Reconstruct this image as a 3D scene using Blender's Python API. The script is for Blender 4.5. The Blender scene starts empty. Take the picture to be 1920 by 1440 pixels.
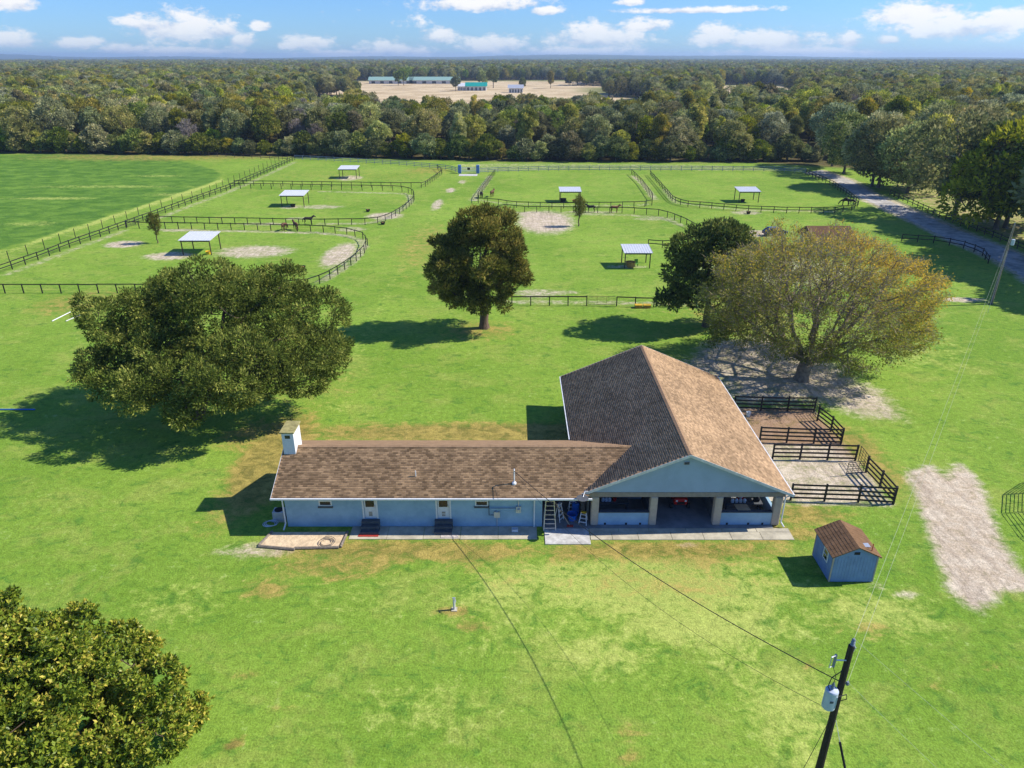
import bpy, bmesh, math, random
import numpy as np
from mathutils import Vector, Matrix

# ------------------------------------------------------------------ camera, sky, sun, exposure
SC = bpy.context.scene
COL = SC.collection
R = math.radians
PITCH, CAM_H, FPX = R(24.66), 30.0, 1333.0
cam_d = bpy.data.cameras.new('camera'); cam = bpy.data.objects.new('camera', cam_d); COL.objects.link(cam)
cam.location = (0, 0, CAM_H); cam.rotation_euler = (math.pi / 2 - PITCH, 0, 0)
cam_d.sensor_width = 36.0; cam_d.lens = 36.0 * FPX / 1920.0; cam_d.clip_start = 0.5; cam_d.clip_end = 60000
SC.camera = cam
SC.view_settings.view_transform = 'Standard'; SC.view_settings.look = 'None'
SC.view_settings.exposure = 0.46; SC.view_settings.gamma = 1.0; SC.view_settings.use_curve_mapping = False
SC.cycles.volume_bounces = 0
SC.cycles.max_bounces = 6; SC.cycles.diffuse_bounces = 3; SC.cycles.transmission_bounces = 4; SC.cycles.transparent_max_bounces = 6

SUN_EL, SUN_DX, SUN_DY = R(42.0), 1.0, 0.12          # towards the sun: right and a little away from the camera
sun_az = math.atan2(SUN_DX, SUN_DY)                   # clockwise from +Y
sd = Vector((math.sin(sun_az) * math.cos(SUN_EL), math.cos(sun_az) * math.cos(SUN_EL), math.sin(SUN_EL)))
sl = bpy.data.lights.new('sun', 'SUN'); sl.energy = 4.7; sl.angle = R(0.53); sl.color = (1.0, 0.94, 0.84)
sun = bpy.data.objects.new('sun', sl); COL.objects.link(sun)
sun.rotation_euler = sd.to_track_quat('Z', 'Y').to_euler(); sun.location = (60, 40, 80)

c_, s_ = math.cos(PITCH), math.sin(PITCH)
def G(x, y, z=0.0):                                   # surveyed ground point for a sighting of the photograph
    u, v = (x - 960) / FPX, (y - 720) / FPX
    d = (CAM_H - z) / (s_ + v * c_)
    return (d * u, d * (c_ - v * s_))
def azel(x, y):
    u, v = (x - 960) / FPX, (y - 720) / FPX
    d = Vector((u, c_ - v * s_, -s_ - v * c_)).normalized()
    return math.atan2(d.x, d.y), math.asin(d.z)

class NT:                                             # small node-tree writer
    def __init__(s, nt): s.nt = nt; nt.nodes.clear()
    def n(s, t, **k):
        nd = s.nt.nodes.new(t)
        for a, b in k.items(): setattr(nd, a, b)
        return nd
    def l(s, a, b): s.nt.links.new(a, b)
    def put(s, sock, v):
        if hasattr(v, 'links') or isinstance(v, bpy.types.NodeSocket): s.l(v, sock)
        else: sock.default_value = v
    def m(s, op, a, b=0.0, c=0.0, clamp=False):
        nd = s.n('ShaderNodeMath', operation=op, use_clamp=clamp)
        for i, v in enumerate((a, b, c)): s.put(nd.inputs[i], v)
        return nd.outputs[0]
    def noise(s, vec, scale, detail=4, rough=0.55, dist=0.0):
        nd = s.n('ShaderNodeTexNoise'); s.l(vec, nd.inputs['Vector'])
        nd.inputs['Scale'].default_value = scale; nd.inputs['Detail'].default_value = detail
        nd.inputs['Roughness'].default_value = rough; nd.inputs['Distortion'].default_value = dist
        return nd.outputs[0]
    def rng(s, v, a, b, c=0.0, d=1.0, smooth=True):
        nd = s.n('ShaderNodeMapRange', interpolation_type='SMOOTHSTEP' if smooth else 'LINEAR')
        for i, x in enumerate((v, a, b, c, d)): s.put(nd.inputs[i], x)
        return nd.outputs[0]
    def mix(s, f, a, b, blend='MIX'):
        nd = s.n('ShaderNodeMix', data_type='RGBA', blend_type=blend)
        s.put(nd.inputs[0], f)
        for i, v in ((6, a), (7, b)):
            s.put(nd.inputs[i], v if not isinstance(v, tuple) else (v + (1.0,))[:4])
        return nd.outputs[2]

def build_world():
    w = bpy.data.worlds.new('World'); SC.world = w; w.use_nodes = True
    T = NT(w.node_tree)
    sky = T.n('ShaderNodeTexSky', sky_type='NISHITA', sun_disc=False)
    sky.sun_elevation = SUN_EL; sky.sun_rotation = sun_az
    sky.altitude = 30; sky.air_density = 1.0; sky.dust_density = 0.15; sky.ozone_density = 3.0
    tc = T.n('ShaderNodeTexCoord'); sx = T.n('ShaderNodeSeparateXYZ'); T.l(tc.outputs['Generated'], sx.inputs[0])
    az = T.m('ARCTAN2', sx.outputs[0], sx.outputs[1]); el = T.m('ARCSINE', sx.outputs[2])
    cv = T.n('ShaderNodeCombineXYZ'); T.l(T.m('MULTIPLY', az, 1.0), cv.inputs[0]); T.l(T.m('MULTIPLY', el, 1.9), cv.inputs[1])
    P = cv.outputs[0]
    n1 = T.noise(P, 22, 9, 0.62, 0.1); n2 = T.noise(P, 75, 6, 0.62, 0.1)
    clouds = [(345,58,90,34),(275,45,45,18),(415,58,35,20),(575,82,44,19),(735,96,60,18),(25,78,60,20),(140,84,50,15),(232,93,55,13),
              (25,6,45,20),(900,8,115,20),(1022,21,30,11),(825,70,38,16),(930,86,60,20),(1120,72,95,28),(1205,50,50,15),(1340,70,50,24),
              (1440,78,100,24),(1590,77,30,16),(1662,77,26,10),(1715,26,85,30),(1790,55,115,30),(1890,40,45,28),(1500,100,160,11),
              (1080,99,120,13),(490,50,18,10),(455,76,28,15),(330,98,90,10),(1185,4,26,9),(630,102,80,8),(1850,-30,120,30),(300,-45,90,26),(1300,20,130,7)]
    cov = None; base = None
    for (x, y, rx, ry) in clouds:
        a0, e0 = azel(x, y); a1, _ = azel(x + rx, y); _, e1 = azel(x, y - ry)
        dx = T.m('DIVIDE', T.m('SUBTRACT', az, a0), a1 - a0); dy = T.m('DIVIDE', T.m('SUBTRACT', el, e0), e1 - e0)
        dyb = T.m('MAXIMUM', dy, T.m('MULTIPLY', dy, -1.5))        # flatter bases
        r2 = T.m('MULTIPLY_ADD', dx, dx, T.m('MULTIPLY', dyb, dyb))
        f = T.m('SUBTRACT', 1.0, T.m('SQRT', r2))
        lit = T.m('MULTIPLY', T.m('MAXIMUM', T.m('SUBTRACT', 1.2, T.m('SQRT', r2)), 0.0), dy)
        cov = f if cov is None else T.m('MAXIMUM', cov, f)
        base = lit if base is None else T.m('ADD', base, lit)
    big = T.noise(P, 7.0, 3, 0.5)
    everywhere = T.rng(big, 0.5, 0.8, -0.9, 0.35)                 # scattered cumulus on round the whole sky
    cov = T.m('MAXIMUM', T.m('MAXIMUM', cov, -1.0), everywhere)
    den = T.m('ADD', cov, T.m('ADD', T.m('MULTIPLY', T.m('SUBTRACT', n1, 0.5), 2.6), T.m('MULTIPLY', T.m('SUBTRACT', n2, 0.5), 1.7)))
    mask = T.rng(T.m('ADD', den, 0.30), -0.05, 0.75)
    lit = T.m('ADD', T.m('MULTIPLY', base, 0.9), T.m('ADD', T.m('MULTIPLY', T.m('SUBTRACT', n1, 0.5), 2.4), T.m('MULTIPLY', den, 0.30)))
    ccol = T.mix(T.rng(lit, -0.55, 0.45), (0.56, 0.64, 0.80), (1.0, 0.99, 0.98))
    thin = T.rng(el, 0.0, 0.05, 0.62, 0.97)
    k = 10.3                                                        # clouds as bright as the sky's own scale
    cc = T.n('ShaderNodeVectorMath', operation='SCALE'); T.l(ccol, cc.inputs[0]); cc.inputs[3].default_value = k
    tint = T.mix(1.0, sky.outputs[0], (0.60, 0.97, 1.62), 'MULTIPLY')
    col = T.mix(T.m('MULTIPLY', mask, thin), tint, cc.outputs[0])
    bg = T.n('ShaderNodeBackground'); T.l(col, bg.inputs[0]); bg.inputs[1].default_value = 0.076
    out = T.n('ShaderNodeOutputWorld'); T.l(bg.outputs[0], out.inputs[0])
build_world()

# ------------------------------------------------------------------ materials
def S(r, g, b):                                       # sRGB 0..255 to linear
    f = lambda v: (v / 255 / 12.92) if v < 10 else ((v / 255 + 0.055) / 1.055) ** 2.4
    return (f(r), f(g), f(b))
def mat(name, col, rough=0.8, var=0.25, scale=3.0, bump=0.0, bscale=30.0, metal=0.0, col2=None, spec=0.3, stretch=None, island=0.0):
    m = bpy.data.materials.new(name); m.use_nodes = True; T = NT(m.node_tree)
    tc = T.n('ShaderNodeTexCoord'); vec = tc.outputs['Object']
    if stretch:
        mp = T.n('ShaderNodeMapping'); mp.inputs['Scale'].default_value = stretch; T.l(vec, mp.inputs[0]); vec = mp.outputs[0]
    n = T.noise(vec, scale, 6, 0.65)
    d = tuple(v * (1 - var) for v in col); e = tuple(min(1, v * (1 + var)) for v in col)
    if col2: e = col2
    base = T.mix(T.rng(n, 0.3, 0.7), d, e)
    if island:
        ge = T.n('ShaderNodeNewGeometry'); f = T.m('MULTIPLY_ADD', ge.outputs['Random Per Island'], island * 2, 1 - island)
        vm = T.n('ShaderNodeVectorMath', operation='SCALE'); T.l(base, vm.inputs[0]); T.l(f, vm.inputs[3]); base = vm.outputs[0]
    b = T.n('ShaderNodeBsdfPrincipled'); T.l(base, b.inputs['Base Color'])
    b.inputs['Roughness'].default_value = rough; b.inputs['Metallic'].default_value = metal
    b.inputs['Specular IOR Level'].default_value = spec
    if bump:
        bp = T.n('ShaderNodeBump'); bp.inputs['Strength'].default_value = 1.0; bp.inputs['Distance'].default_value = bump
        T.l(T.noise(vec, bscale, 4, 0.6), bp.inputs['Height']); T.l(bp.outputs[0], b.inputs['Normal'])
    o = T.n('ShaderNodeOutputMaterial'); T.l(b.outputs[0], o.inputs[0])
    return m
def leaf_mat(name, dark, mid, light, trans=0.35, hue=0.0, spec=0.0, rough=0.5):
    m = bpy.data.materials.new(name); m.use_nodes = True; T = NT(m.node_tree)
    at = T.n('ShaderNodeAttribute', attribute_name='tint'); f = at.outputs['Fac']
    c1 = T.mix(T.rng(f, 0.0, 0.55), dark, mid); c = T.mix(T.rng(f, 0.5, 1.0), c1, light)
    if hue:
        oi = T.n('ShaderNodeObjectInfo'); rd = oi.outputs['Random']
        hs = T.n('ShaderNodeHueSaturation'); T.l(c, hs.inputs['Color'])
        T.l(T.rng(rd, 0, 1, 0.5 - hue * 0.7, 0.5 + hue * 0.5, False), hs.inputs['Hue'])
        r2 = T.m('FRACT', T.m('MULTIPLY', rd, 7.31)); T.l(T.rng(r2, 0, 1, 0.65, 1.15, False), hs.inputs['Saturation'])
        r3 = T.m('FRACT', T.m('MULTIPLY', rd, 13.7)); T.l(T.rng(r3, 0, 1, 0.65, 1.35, False), hs.inputs['Value'])
        c = hs.outputs[0]
    b = T.n('ShaderNodeBsdfPrincipled'); T.l(c, b.inputs['Base Color']); b.inputs['Roughness'].default_value = rough
    b.inputs['Specular IOR Level'].default_value = spec
    tr = T.n('ShaderNodeBsdfTranslucent'); T.l(c, tr.inputs[0])
    mx = T.n('ShaderNodeMixShader'); mx.inputs[0].default_value = trans; T.l(b.outputs[0], mx.inputs[1]); T.l(tr.outputs[0], mx.inputs[2])
    o = T.n('ShaderNodeOutputMaterial'); T.l(mx.outputs[0], o.inputs[0])
    return m

M = {}
M['blue_wall'] = mat('blue_painted_block', S(138, 172, 198), 0.75, 0.08, 0.9, 0.004, 14, col2=S(154, 186, 208))
M['blue_siding'] = mat('blue_gable_siding', S(148, 170, 194), 0.7, 0.06, 1.0, 0.002, 20)
M['shed_blue'] = mat('blue_shed_siding', S(118, 144, 186), 0.7, 0.10, 1.5)
M['kennel'] = mat('navy_kennel_paint', S(48, 66, 104), 0.7, 0.1)
M['white'] = mat('white_paint', (0.72, 0.73, 0.74), 0.55, 0.06, 4)
M['offwhite'] = mat('weathered_white_paint', (0.62, 0.62, 0.6), 0.7, 0.15, 3)
M['shingle'] = mat('brown_asphalt_shingle', S(148, 120, 90), 0.95, 0.22, 0.6, 0.0012, 60, spec=0.1, island=0.42)
M['shingle2'] = mat('grey_brown_asphalt_shingle', S(156, 129, 100), 0.95, 0.2, 0.35, 0.001, 60, spec=0.1, island=0.3)
M['ridge'] = mat('tan_ridge_shingle', S(154, 126, 98), 0.95, 0.15, 2, spec=0.1)
M['shed_roof'] = mat('rust_brown_shingle', S(120, 93, 68), 0.95, 0.2, 1.5, spec=0.1, island=0.2)
M['concrete'] = mat('worn_concrete', S(182, 174, 152), 0.9, 0.22, 1.1, 0.004, 25)
M['concrete_new'] = mat('pale_concrete', S(186, 184, 178), 0.9, 0.2, 2.2, 0.004, 25, col2=S(210, 208, 202))
M['slab'] = mat('grey_barn_slab', S(128, 130, 130), 0.85, 0.2, 0.8)
M['pillar'] = mat('tan_stucco', S(176, 164, 150), 0.9, 0.08, 3, 0.006, 30)
M['beam'] = mat('grey_timber_beam', S(140, 132, 124), 0.85, 0.12, 3)
M['step'] = mat('charcoal_concrete_step', S(82, 86, 90), 0.9, 0.2, 4)
M['glass'] = mat('dark_window_glass', (0.02, 0.022, 0.025), 0.08, 0.2, 2, spec=0.6)
M['glass2'] = mat('pale_window_blind', (0.30, 0.29, 0.26), 0.3, 0.2, 5, spec=0.5)
M['black'] = mat('black_fence_paint', (0.018, 0.017, 0.018), 0.6, 0.3, 5)
M['wire'] = mat('dark_wire', (0.03, 0.03, 0.03), 0.5, 0.1)
M['line'] = mat('dull_bright_wire', (0.40, 0.42, 0.30), 0.5, 0.1, metal=0.2)
M['alum'] = mat('bright_wire', (0.62, 0.63, 0.62), 0.35, 0.1, metal=0.6)
M['fence_grey'] = mat('grey_blue_fence_board', S(128, 134, 156), 0.8, 0.15, 3)
M['fence_brown'] = mat('weathered_brown_board', S(78, 66, 60), 0.85, 0.3, 4)
M['wood_old'] = mat('weathered_timber', S(126, 116, 104), 0.9, 0.35, 6, 0.01, 20)
M['pole'] = mat('creosote_pole', S(52, 44, 42), 0.8, 0.3, 3, 0.01, 12, stretch=(6, 6, .6))
M['galv'] = mat('galvanised_steel', (0.55, 0.57, 0.6), 0.4, 0.08, 3, metal=0.35)
M['roof_white'] = mat('white_metal_roof', (0.62, 0.64, 0.67), 0.45, 0.10, 3)
M['post_brown'] = mat('shelter_post', S(86, 72, 60), 0.85, 0.2, 4)
M['transformer'] = mat('grey_transformer_paint', S(186, 196, 210), 0.45, 0.05, 3)
M['porcelain'] = mat('grey_porcelain', S(120, 128, 140), 0.25, 0.1)
M['bark'] = mat('grey_brown_bark', S(100, 84, 70), 0.95, 0.35, 2.5, 0.03, 9, stretch=(3, 3, .7))
M['bark_pale'] = mat('pale_twig_bark', S(134, 120, 102), 0.95, 0.35, 2.5, 0.02, 9)
M['twig'] = mat('brown_twig', S(164, 152, 124), 0.95, 0.3, 1.5)
M['bark_far'] = mat('forest_bark', S(104, 94, 84), 0.95, 0.3, 1.0)
M['bare'] = mat('bare_grey_branches', S(138, 128, 118), 0.95, 0.2, 1.0)
M['blue_plastic'] = mat('blue_plastic', S(28, 100, 190), 0.4, 0.08)
M['yellow'] = mat('yellow_plastic', S(225, 180, 40), 0.5, 0.08)
M['red'] = mat('red_paint', S(190, 28, 24), 0.4, 0.08)
M['red_rust'] = mat('faded_red_mat', S(168, 60, 48), 0.9, 0.3, 14)
M['grey_mat'] = mat('pale_doormat', S(190, 180, 170), 0.9, 0.25, 10)
M['cardboard'] = mat('cardboard', S(196, 168, 130), 0.9, 0.1)
M['rubber'] = mat('black_rubber', (0.015, 0.015, 0.016), 0.7, 0.2)
M['green_paint'] = mat('green_paint', S(96, 150, 70), 0.6, 0.1)
M['horse_brown'] = mat('bay_coat', S(96, 62, 42), 0.6, 0.2, 2)
M['horse_dark'] = mat('dark_coat', S(46, 38, 36), 0.55, 0.2, 2)
M['horse_tan'] = mat('chestnut_coat', S(128, 88, 58), 0.6, 0.2, 2)
M['car_paint'] = mat('dark_blue_car_paint', S(40, 52, 84), 0.2, 0.05, spec=0.6)
M['moss'] = mat('mossy_cap', S(150, 142, 92), 0.95, 0.3, 3)
M['teal_roof'] = mat('teal_metal_roof', S(28, 150, 140), 0.5, 0.06)
M['green_roof'] = mat('pale_green_metal_roof', S(140, 172, 160), 0.5, 0.06)
M['house_roof'] = mat('dark_brown_shingle', S(110, 84, 64), 0.95, 0.15, 1, spec=0.1)
M['house_wall'] = mat('cream_wall', S(206, 196, 182), 0.85, 0.06)
M['soil'] = mat('planter_sand', S(212, 188, 152), 0.95, 0.2, 2.5, 0.05, 6)
M['hay'] = mat('old_hay', S(170, 130, 78), 0.95, 0.3, 4)
M['road'] = mat('pale_gravel_drive', S(160, 156, 148), 0.95, 0.3, 0.5, 0.02, 12, col2=S(200, 194, 184))
M['track'] = mat('pale_woodland_track', S(196, 184, 166), 0.95, 0.2, 0.3)

# ------------------------------------------------------------------ building helpers
def tag(o, label=None, cat=None, group=None, kind=None):
    for k, v in (('label', label), ('category', cat), ('group', group), ('kind', kind)):
        if v: o[k] = v
    return o
def thing(name, label, cat, loc=(0, 0, 0), group=None):
    o = bpy.data.objects.new(name, None); o.empty_display_size = 0.3; COL.objects.link(o)
    o.location = loc
    return tag(o, label, cat, group)
def rootloc(p):
    while p is not None and p.parent is not None: p = p.parent
    return Vector(p.location) if p is not None else Vector((0, 0, 0))
def place(name, me, parent, loc=None, rotz=0.0, scale=None, rot=None):
    o = bpy.data.objects.new(name, me); COL.objects.link(o)
    if parent is not None: o.parent = parent
    if loc is not None: o.location = Vector(loc) - rootloc(parent)
    o.rotation_euler = rot if rot is not None else (0, 0, rotz)
    if scale: o.scale = scale
    return o
class MB:
    def __init__(s): s.v = []; s.f = []
    def box(s, x0, x1, y0, y1, z0, z1):
        b = len(s.v)
        s.v += [(x0,y0,z0),(x1,y0,z0),(x1,y1,z0),(x0,y1,z0),(x0,y0,z1),(x1,y0,z1),(x1,y1,z1),(x0,y1,z1)]
        s.f += [tuple(b+i for i in q) for q in ((3,2,1,0),(4,5,6,7),(0,1,5,4),(1,2,6,5),(2,3,7,6),(3,0,4,7))]
        return s
    def poly(s, pts, d):                              # prism: polygon pts (3D) extruded by vector d
        b = len(s.v); n = len(pts); d = Vector(d)
        s.v += [tuple(p) for p in pts] + [tuple(Vector(p) + d) for p in pts]
        s.f += [tuple(b + n - 1 - i for i in range(n)), tuple(b + n + i for i in range(n))]
        s.f += [(b+i, b+(i+1)%n, b+n+(i+1)%n, b+n+i) for i in range(n)]
        return s
    def tube(s, pts, rad, k=8, cap=True):
        b0 = len(s.v); n = len(pts); rs = rad if hasattr(rad, '__len__') else [rad] * n
        P = [Vector(p) for p in pts]
        for i in range(n):
            d = (P[min(i+1, n-1)] - P[max(i-1, 0)]).normalized()
            a = d.cross(Vector((0.31, 0.87, 0.37))) if abs(d.z) < 0.9 else d.cross(Vector((1, 0, 0)))
            a.normalize(); b = d.cross(a)
            for j in range(k):
                t = 2 * math.pi * j / k
                s.v.append(tuple(P[i] + (a * math.cos(t) + b * math.sin(t)) * rs[i]))
        for i in range(n - 1):
            for j in range(k):
                s.f.append((b0+i*k+j, b0+i*k+(j+1)%k, b0+(i+1)*k+(j+1)%k, b0+(i+1)*k+j))
        if cap:
            s.f.append(tuple(b0 + k - 1 - j for j in range(k))); s.f.append(tuple(b0 + (n-1)*k + j for j in range(k)))
        return s
    def lathe(s, x, y, prof, k=16):                   # prof: (r, z)
        b0 = len(s.v); n = len(prof)
        for r, z in prof:
            for j in range(k):
                t = 2 * math.pi * j / k; s.v.append((x + r * math.cos(t), y + r * math.sin(t), z))
        for i in range(n - 1):
            for j in range(k):
                s.f.append((b0+i*k+j, b0+i*k+(j+1)%k, b0+(i+1)*k+(j+1)%k, b0+(i+1)*k+j))
        s.f.append(tuple(b0 + k - 1 - j for j in range(k))); s.f.append(tuple(b0 + (n-1)*k + j for j in range(k)))
        return s
    def mesh(s, name, m, off=(0, 0, 0), smooth=False):
        me = bpy.data.meshes.new(name); o = Vector(off)
        me.from_pydata([tuple(Vector(v) - o) for v in s.v], [], s.f)
        if m is not None: me.materials.append(M[m] if isinstance(m, str) else m)
        if smooth: me.polygons.foreach_set('use_smooth', [True] * len(me.polygons))
        me.update(); return me
    def build(s, name, m, parent=None, bevel=0.0, smooth=False):
        o = bpy.data.objects.new(name, s.mesh(name, m, rootloc(parent), smooth)); COL.objects.link(o)
        if parent is not None: o.parent = parent
        if bevel:
            bv = o.modifiers.new('bevel', 'BEVEL'); bv.width = bevel; bv.segments = 2; bv.limit_method = 'ANGLE'
        return o
def B(*a): return MB().box(*a)
def struct(o): return tag(o, kind='structure')
def np_mesh(name, V, F, m=None, attr=None):
    me = bpy.data.meshes.new(name); V = np.asarray(V, np.float32); F = np.asarray(F, np.int32); k = F.shape[1]
    me.vertices.add(len(V)); me.vertices.foreach_set('co', V.ravel())
    me.loops.add(F.size); me.loops.foreach_set('vertex_index', F.ravel())
    me.polygons.add(len(F)); me.polygons.foreach_set('loop_start', np.arange(0, F.size, k, dtype=np.int32))
    if m is not None: me.materials.append(m)
    for an, av in (attr or {}).items():
        at = me.attributes.new(an, 'FLOAT', 'POINT'); at.data.foreach_set('value', np.asarray(av, np.float32))
    me.update(calc_edges=True); return me
def wall_grid(mb, x0, x1, z0, z1, y0, y1, holes):    # wall in the XZ plane with real openings, one connected surface
    xs = sorted({x0, x1} | {h[0] for h in holes} | {h[1] for h in holes}); zs = sorted({z0, z1} | {h[2] for h in holes} | {h[3] for h in holes})
    nx, nz = len(xs), len(zs); b = len(mb.v)
    for y in (y0, y1):
        for z in zs:
            for x in xs: mb.v.append((x, y, z))
    I = lambda k, i, j: b + k * nx * nz + j * nx + i
    solid = lambda i, j: 0 <= i < nx-1 and 0 <= j < nz-1 and not any(h[0] <= (xs[i]+xs[i+1])/2 <= h[1] and h[2] <= (zs[j]+zs[j+1])/2 <= h[3] for h in holes)
    for i in range(nx - 1):
        for j in range(nz - 1):
            if not solid(i, j): continue
            mb.f.append((I(0,i,j), I(0,i+1,j), I(0,i+1,j+1), I(0,i,j+1))); mb.f.append((I(1,i,j+1), I(1,i+1,j+1), I(1,i+1,j), I(1,i,j)))
            if not solid(i-1, j): mb.f.append((I(1,i,j), I(0,i,j), I(0,i,j+1), I(1,i,j+1)))
            if not solid(i+1, j): mb.f.append((I(0,i+1,j), I(1,i+1,j), I(1,i+1,j+1), I(0,i+1,j+1)))
            if not solid(i, j-1): mb.f.append((I(1,i,j), I(1,i+1,j), I(0,i+1,j), I(0,i,j)))
            if not solid(i, j+1): mb.f.append((I(0,i,j+1), I(0,i+1,j+1), I(1,i+1,j+1), I(1,i,j+1)))
    return mb

# ------------------------------------------------------------------ the ground
def pip(X, Y, poly):
    ins = np.zeros(X.shape, bool); n = len(poly); dist = np.full(X.shape, 1e9)
    for i in range(n):
        (x0, y0), (x1, y1) = poly[i], poly[(i + 1) % n]
        cond = ((y0 > Y) != (y1 > Y)) & (X < (x1 - x0) * (Y - y0) / ((y1 - y0) if y1 != y0 else 1e-9) + x0)
        ins ^= cond
        L2 = (x1-x0)**2 + (y1-y0)**2 + 1e-9; t = np.clip(((X-x0)*(x1-x0) + (Y-y0)*(y1-y0)) / L2, 0, 1)
        dist = np.minimum(dist, np.hypot(X - x0 - t*(x1-x0), Y - y0 - t*(y1-y0)))
    return np.where(ins, dist, -dist)
def smooth(v, a, b):
    t = np.clip((v - a) / (b - a), 0, 1); return t * t * (3 - 2 * t)
def build_ground():
    def lines(lo, hi, step, far):
        a = list(np.arange(lo, hi + 1e-6, step)); g = step; p = hi; q = lo; up = []; dn = []
        while p < far: g *= 1.13; p += g; up.append(p)
        g = step
        while q > -far: g *= 1.13; q -= g; dn.append(q)
        return np.array(dn[::-1] + a + up)
    xs = lines(-75, 85, 0.7, 12000); ys = lines(14, 250, 0.7, 12000)
    X, Y = np.meshgrid(xs, ys); nx, ny = len(xs), len(ys)
    r = np.hypot(X, Y)
    Z = np.where(r > 5000, (np.sin(X / 1900 + 1.0) * 0.5 + 0.5) * 14 * smooth(r, 5000, 9000) + (np.sin(X / 700) * 0.5 + .5) * 7 * smooth(r, 6000, 10000), 0)
    Z = Z + np.where((Y > 14) & (Y < 60), 0.0, 0) + 0.35 * np.sin(X * .05 + 1) * np.sin(Y * .043) * smooth(Y, 95, 140) * (1 - smooth(Y, 230, 260)) * 0
    sand = np.zeros(X.shape); dry = np.zeros(X.shape); dark = np.zeros(X.shape); pale = np.zeros(X.shape); tan = np.zeros(X.shape); wood = np.zeros(X.shape)
    def ell(A, x, y, rx, ry, k=1.0, soft=0.8):
        cx, cy = G(x, y); x1, _ = G(x + rx, y); _, y0 = G(x, y + ry); _, y1 = G(x, y - ry)
        q = np.sqrt(((X - cx) / (x1 - cx)) ** 2 + ((Y - (y0 + y1) / 2) / ((y1 - y0) / 2)) ** 2)
        np.maximum(A, k * (1 - smooth(q, 1 - soft * .6, 1 + soft * .5)), out=A)
    def pol(A, pts, k=1.0, soft=1.0):
        np.maximum(A, k * smooth(pip(X, Y, [G(*p) for p in pts]), -soft, soft), out=A)
    # bare sand
    pol(sand, [(1698,885),(1745,872),(1772,892),(1800,868),(1838,905),(1872,1000),(1912,1070),(1960,1085),(1960,1112),(1880,1108),(1832,1150),(1790,1120),(1752,1040),(1728,960)], 1.0, 0.9)
    pol(sand, [(1270,690),(1330,640),(1440,630),(1540,668),(1610,715),(1650,730),(1698,786),(1610,782),(1540,756),(1380,760),(1345,712)], 0.78, 2.2)
    pol(sand, [(1370,765),(1522,765),(1585,835),(1612,868),(1680,950),(1640,948),(1440,945),(1420,860)], 0.80, 0.6)
    pol(dry, [(1370,765),(1522,765),(1585,835),(1420,835)], 1.0, 0.6)
    pol(sand, [(1640,300),(1700,290),(1800,330),(1900,380),(1960,420),(1960,470),(1860,440),(1760,400),(1680,365)], 0.35, 4)
    pol(dry, [(1640,300),(1700,270),(1800,300),(1960,330),(1960,470),(1860,440),(1760,400),(1680,365)], 0.55, 4)
    pol(sand, [(1505,324),(1550,336),(1605,372),(1696,414),(1772,452),(1858,490),(1940,545),(2005,515),(1925,476),(1838,442),(1744,402),(1650,363),(1600,335),(1545,318)], .75, 1.2)
    pol(sand, [(850,322),(930,322),(1100,318),(1500,322),(1540,318),(1300,308),(1000,306),(860,306)], .33, 3)
    for a in [(635,478,30,24,.8),(475,472,75,12,.72),(232,458,36,7,.85),(318,480,48,8,.8),(1022,417,55,22,.9),(1000,402,30,6,.8),(722,405,35,7,.75),(545,388,20,4,.6),
              (600,388,45,4,.55),(1010,549,60,7,.55),(1005,556,30,5,.5),(655,334,26,5,.7),(820,384,11,11,.72),(845,357,9,5,.75),(867,341,8,4,.6),(1175,500,40,4,.5),
              (1420,438,45,7,.85),(1800,562,46,5,.85),(1480,510,190,32,.5),(1060,548,30,4,.5),(1790,1020,30,60,.6),(1640,1095,25,8,.6),(1700,1115,25,10,.55),(1500,925,70,16,.55),
              (480,1032,80,16,.5),(1110,398,60,3,.5),(1400,399,30,4,.6),(500,420,60,3,.5),(1230,410,50,4,.45),(340,432,50,3,.6),(660,430,30,5,.55),(1290,1025,25,6,.45),(560,410,30,3,.5)]:
        ell(sand, *a[:4], k=a[4])
    # worn, brownish or straw-coloured turf
    for a in [(505,870,66,95,1.15),(480,820,80,40,.6),(760,1032,320,24,.75),(1230,1032,280,22,.75),(1500,965,110,25,.7),(950,812,460,22,.85),(430,950,60,70,.5),(1250,1090,220,60,.4),
              (1000,1075,240,40,.3),(620,1060,140,22,.65),(1640,880,60,60,.6),(1600,840,60,50,.7),(560,720,140,60,.35),(790,470,60,60,.45),(900,620,80,20,.55),(150,570,110,30,.5),
              (690,330,260,16,.3),(1640,1180,60,20,.5),(1400,600,140,50,.5),(1450,1000,120,22,.7),(1290,730,70,40,.4),(1380,440,90,12,.45),(300,295,300,8,.55),(800,320,60,8,.5),(430,1395,16,14,1.2),(885,1172,40,12,.75),(850,1145,40,10,.8),(500,1105,60,24,.6),(460,1272,34,9,.7),(535,1322,26,9,.6),(1180,1365,40,14,.55),(1185,1412,36,14,.75),(1520,1250,24,9,.6),(1855,1242,20,9,.8),(700,1065,60,14,.6),(640,1085,50,12,.55),(880,1045,90,18,.7),(1080,1045,70,16,.6),(1300,1050,120,18,.6),(1560,1170,30,10,.6),(1750,1290,40,10,.4),(1190,1090,30,8,.5)]:
        ell(dry, *a[:4], k=a[4], soft=1.2)
    # the darker sown field on the left, its mown edge
    pol(dark, [(-400,300),(0,291),(200,288),(330,299),(402,318),(416,328),(398,342),(300,374),(200,406),(100,438),(0,468),(-300,560)], 1.0, 1.3)
    for (x0, y0, x1, y1) in [(-60,494,100,441),(100,441,300,377),(300,377,420,336)]:
        pol(pale, [(x0,y0-2),(x1,y1-2),(x1,y1+4),(x0,y0+5)], 0.9, 1.2)
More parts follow.
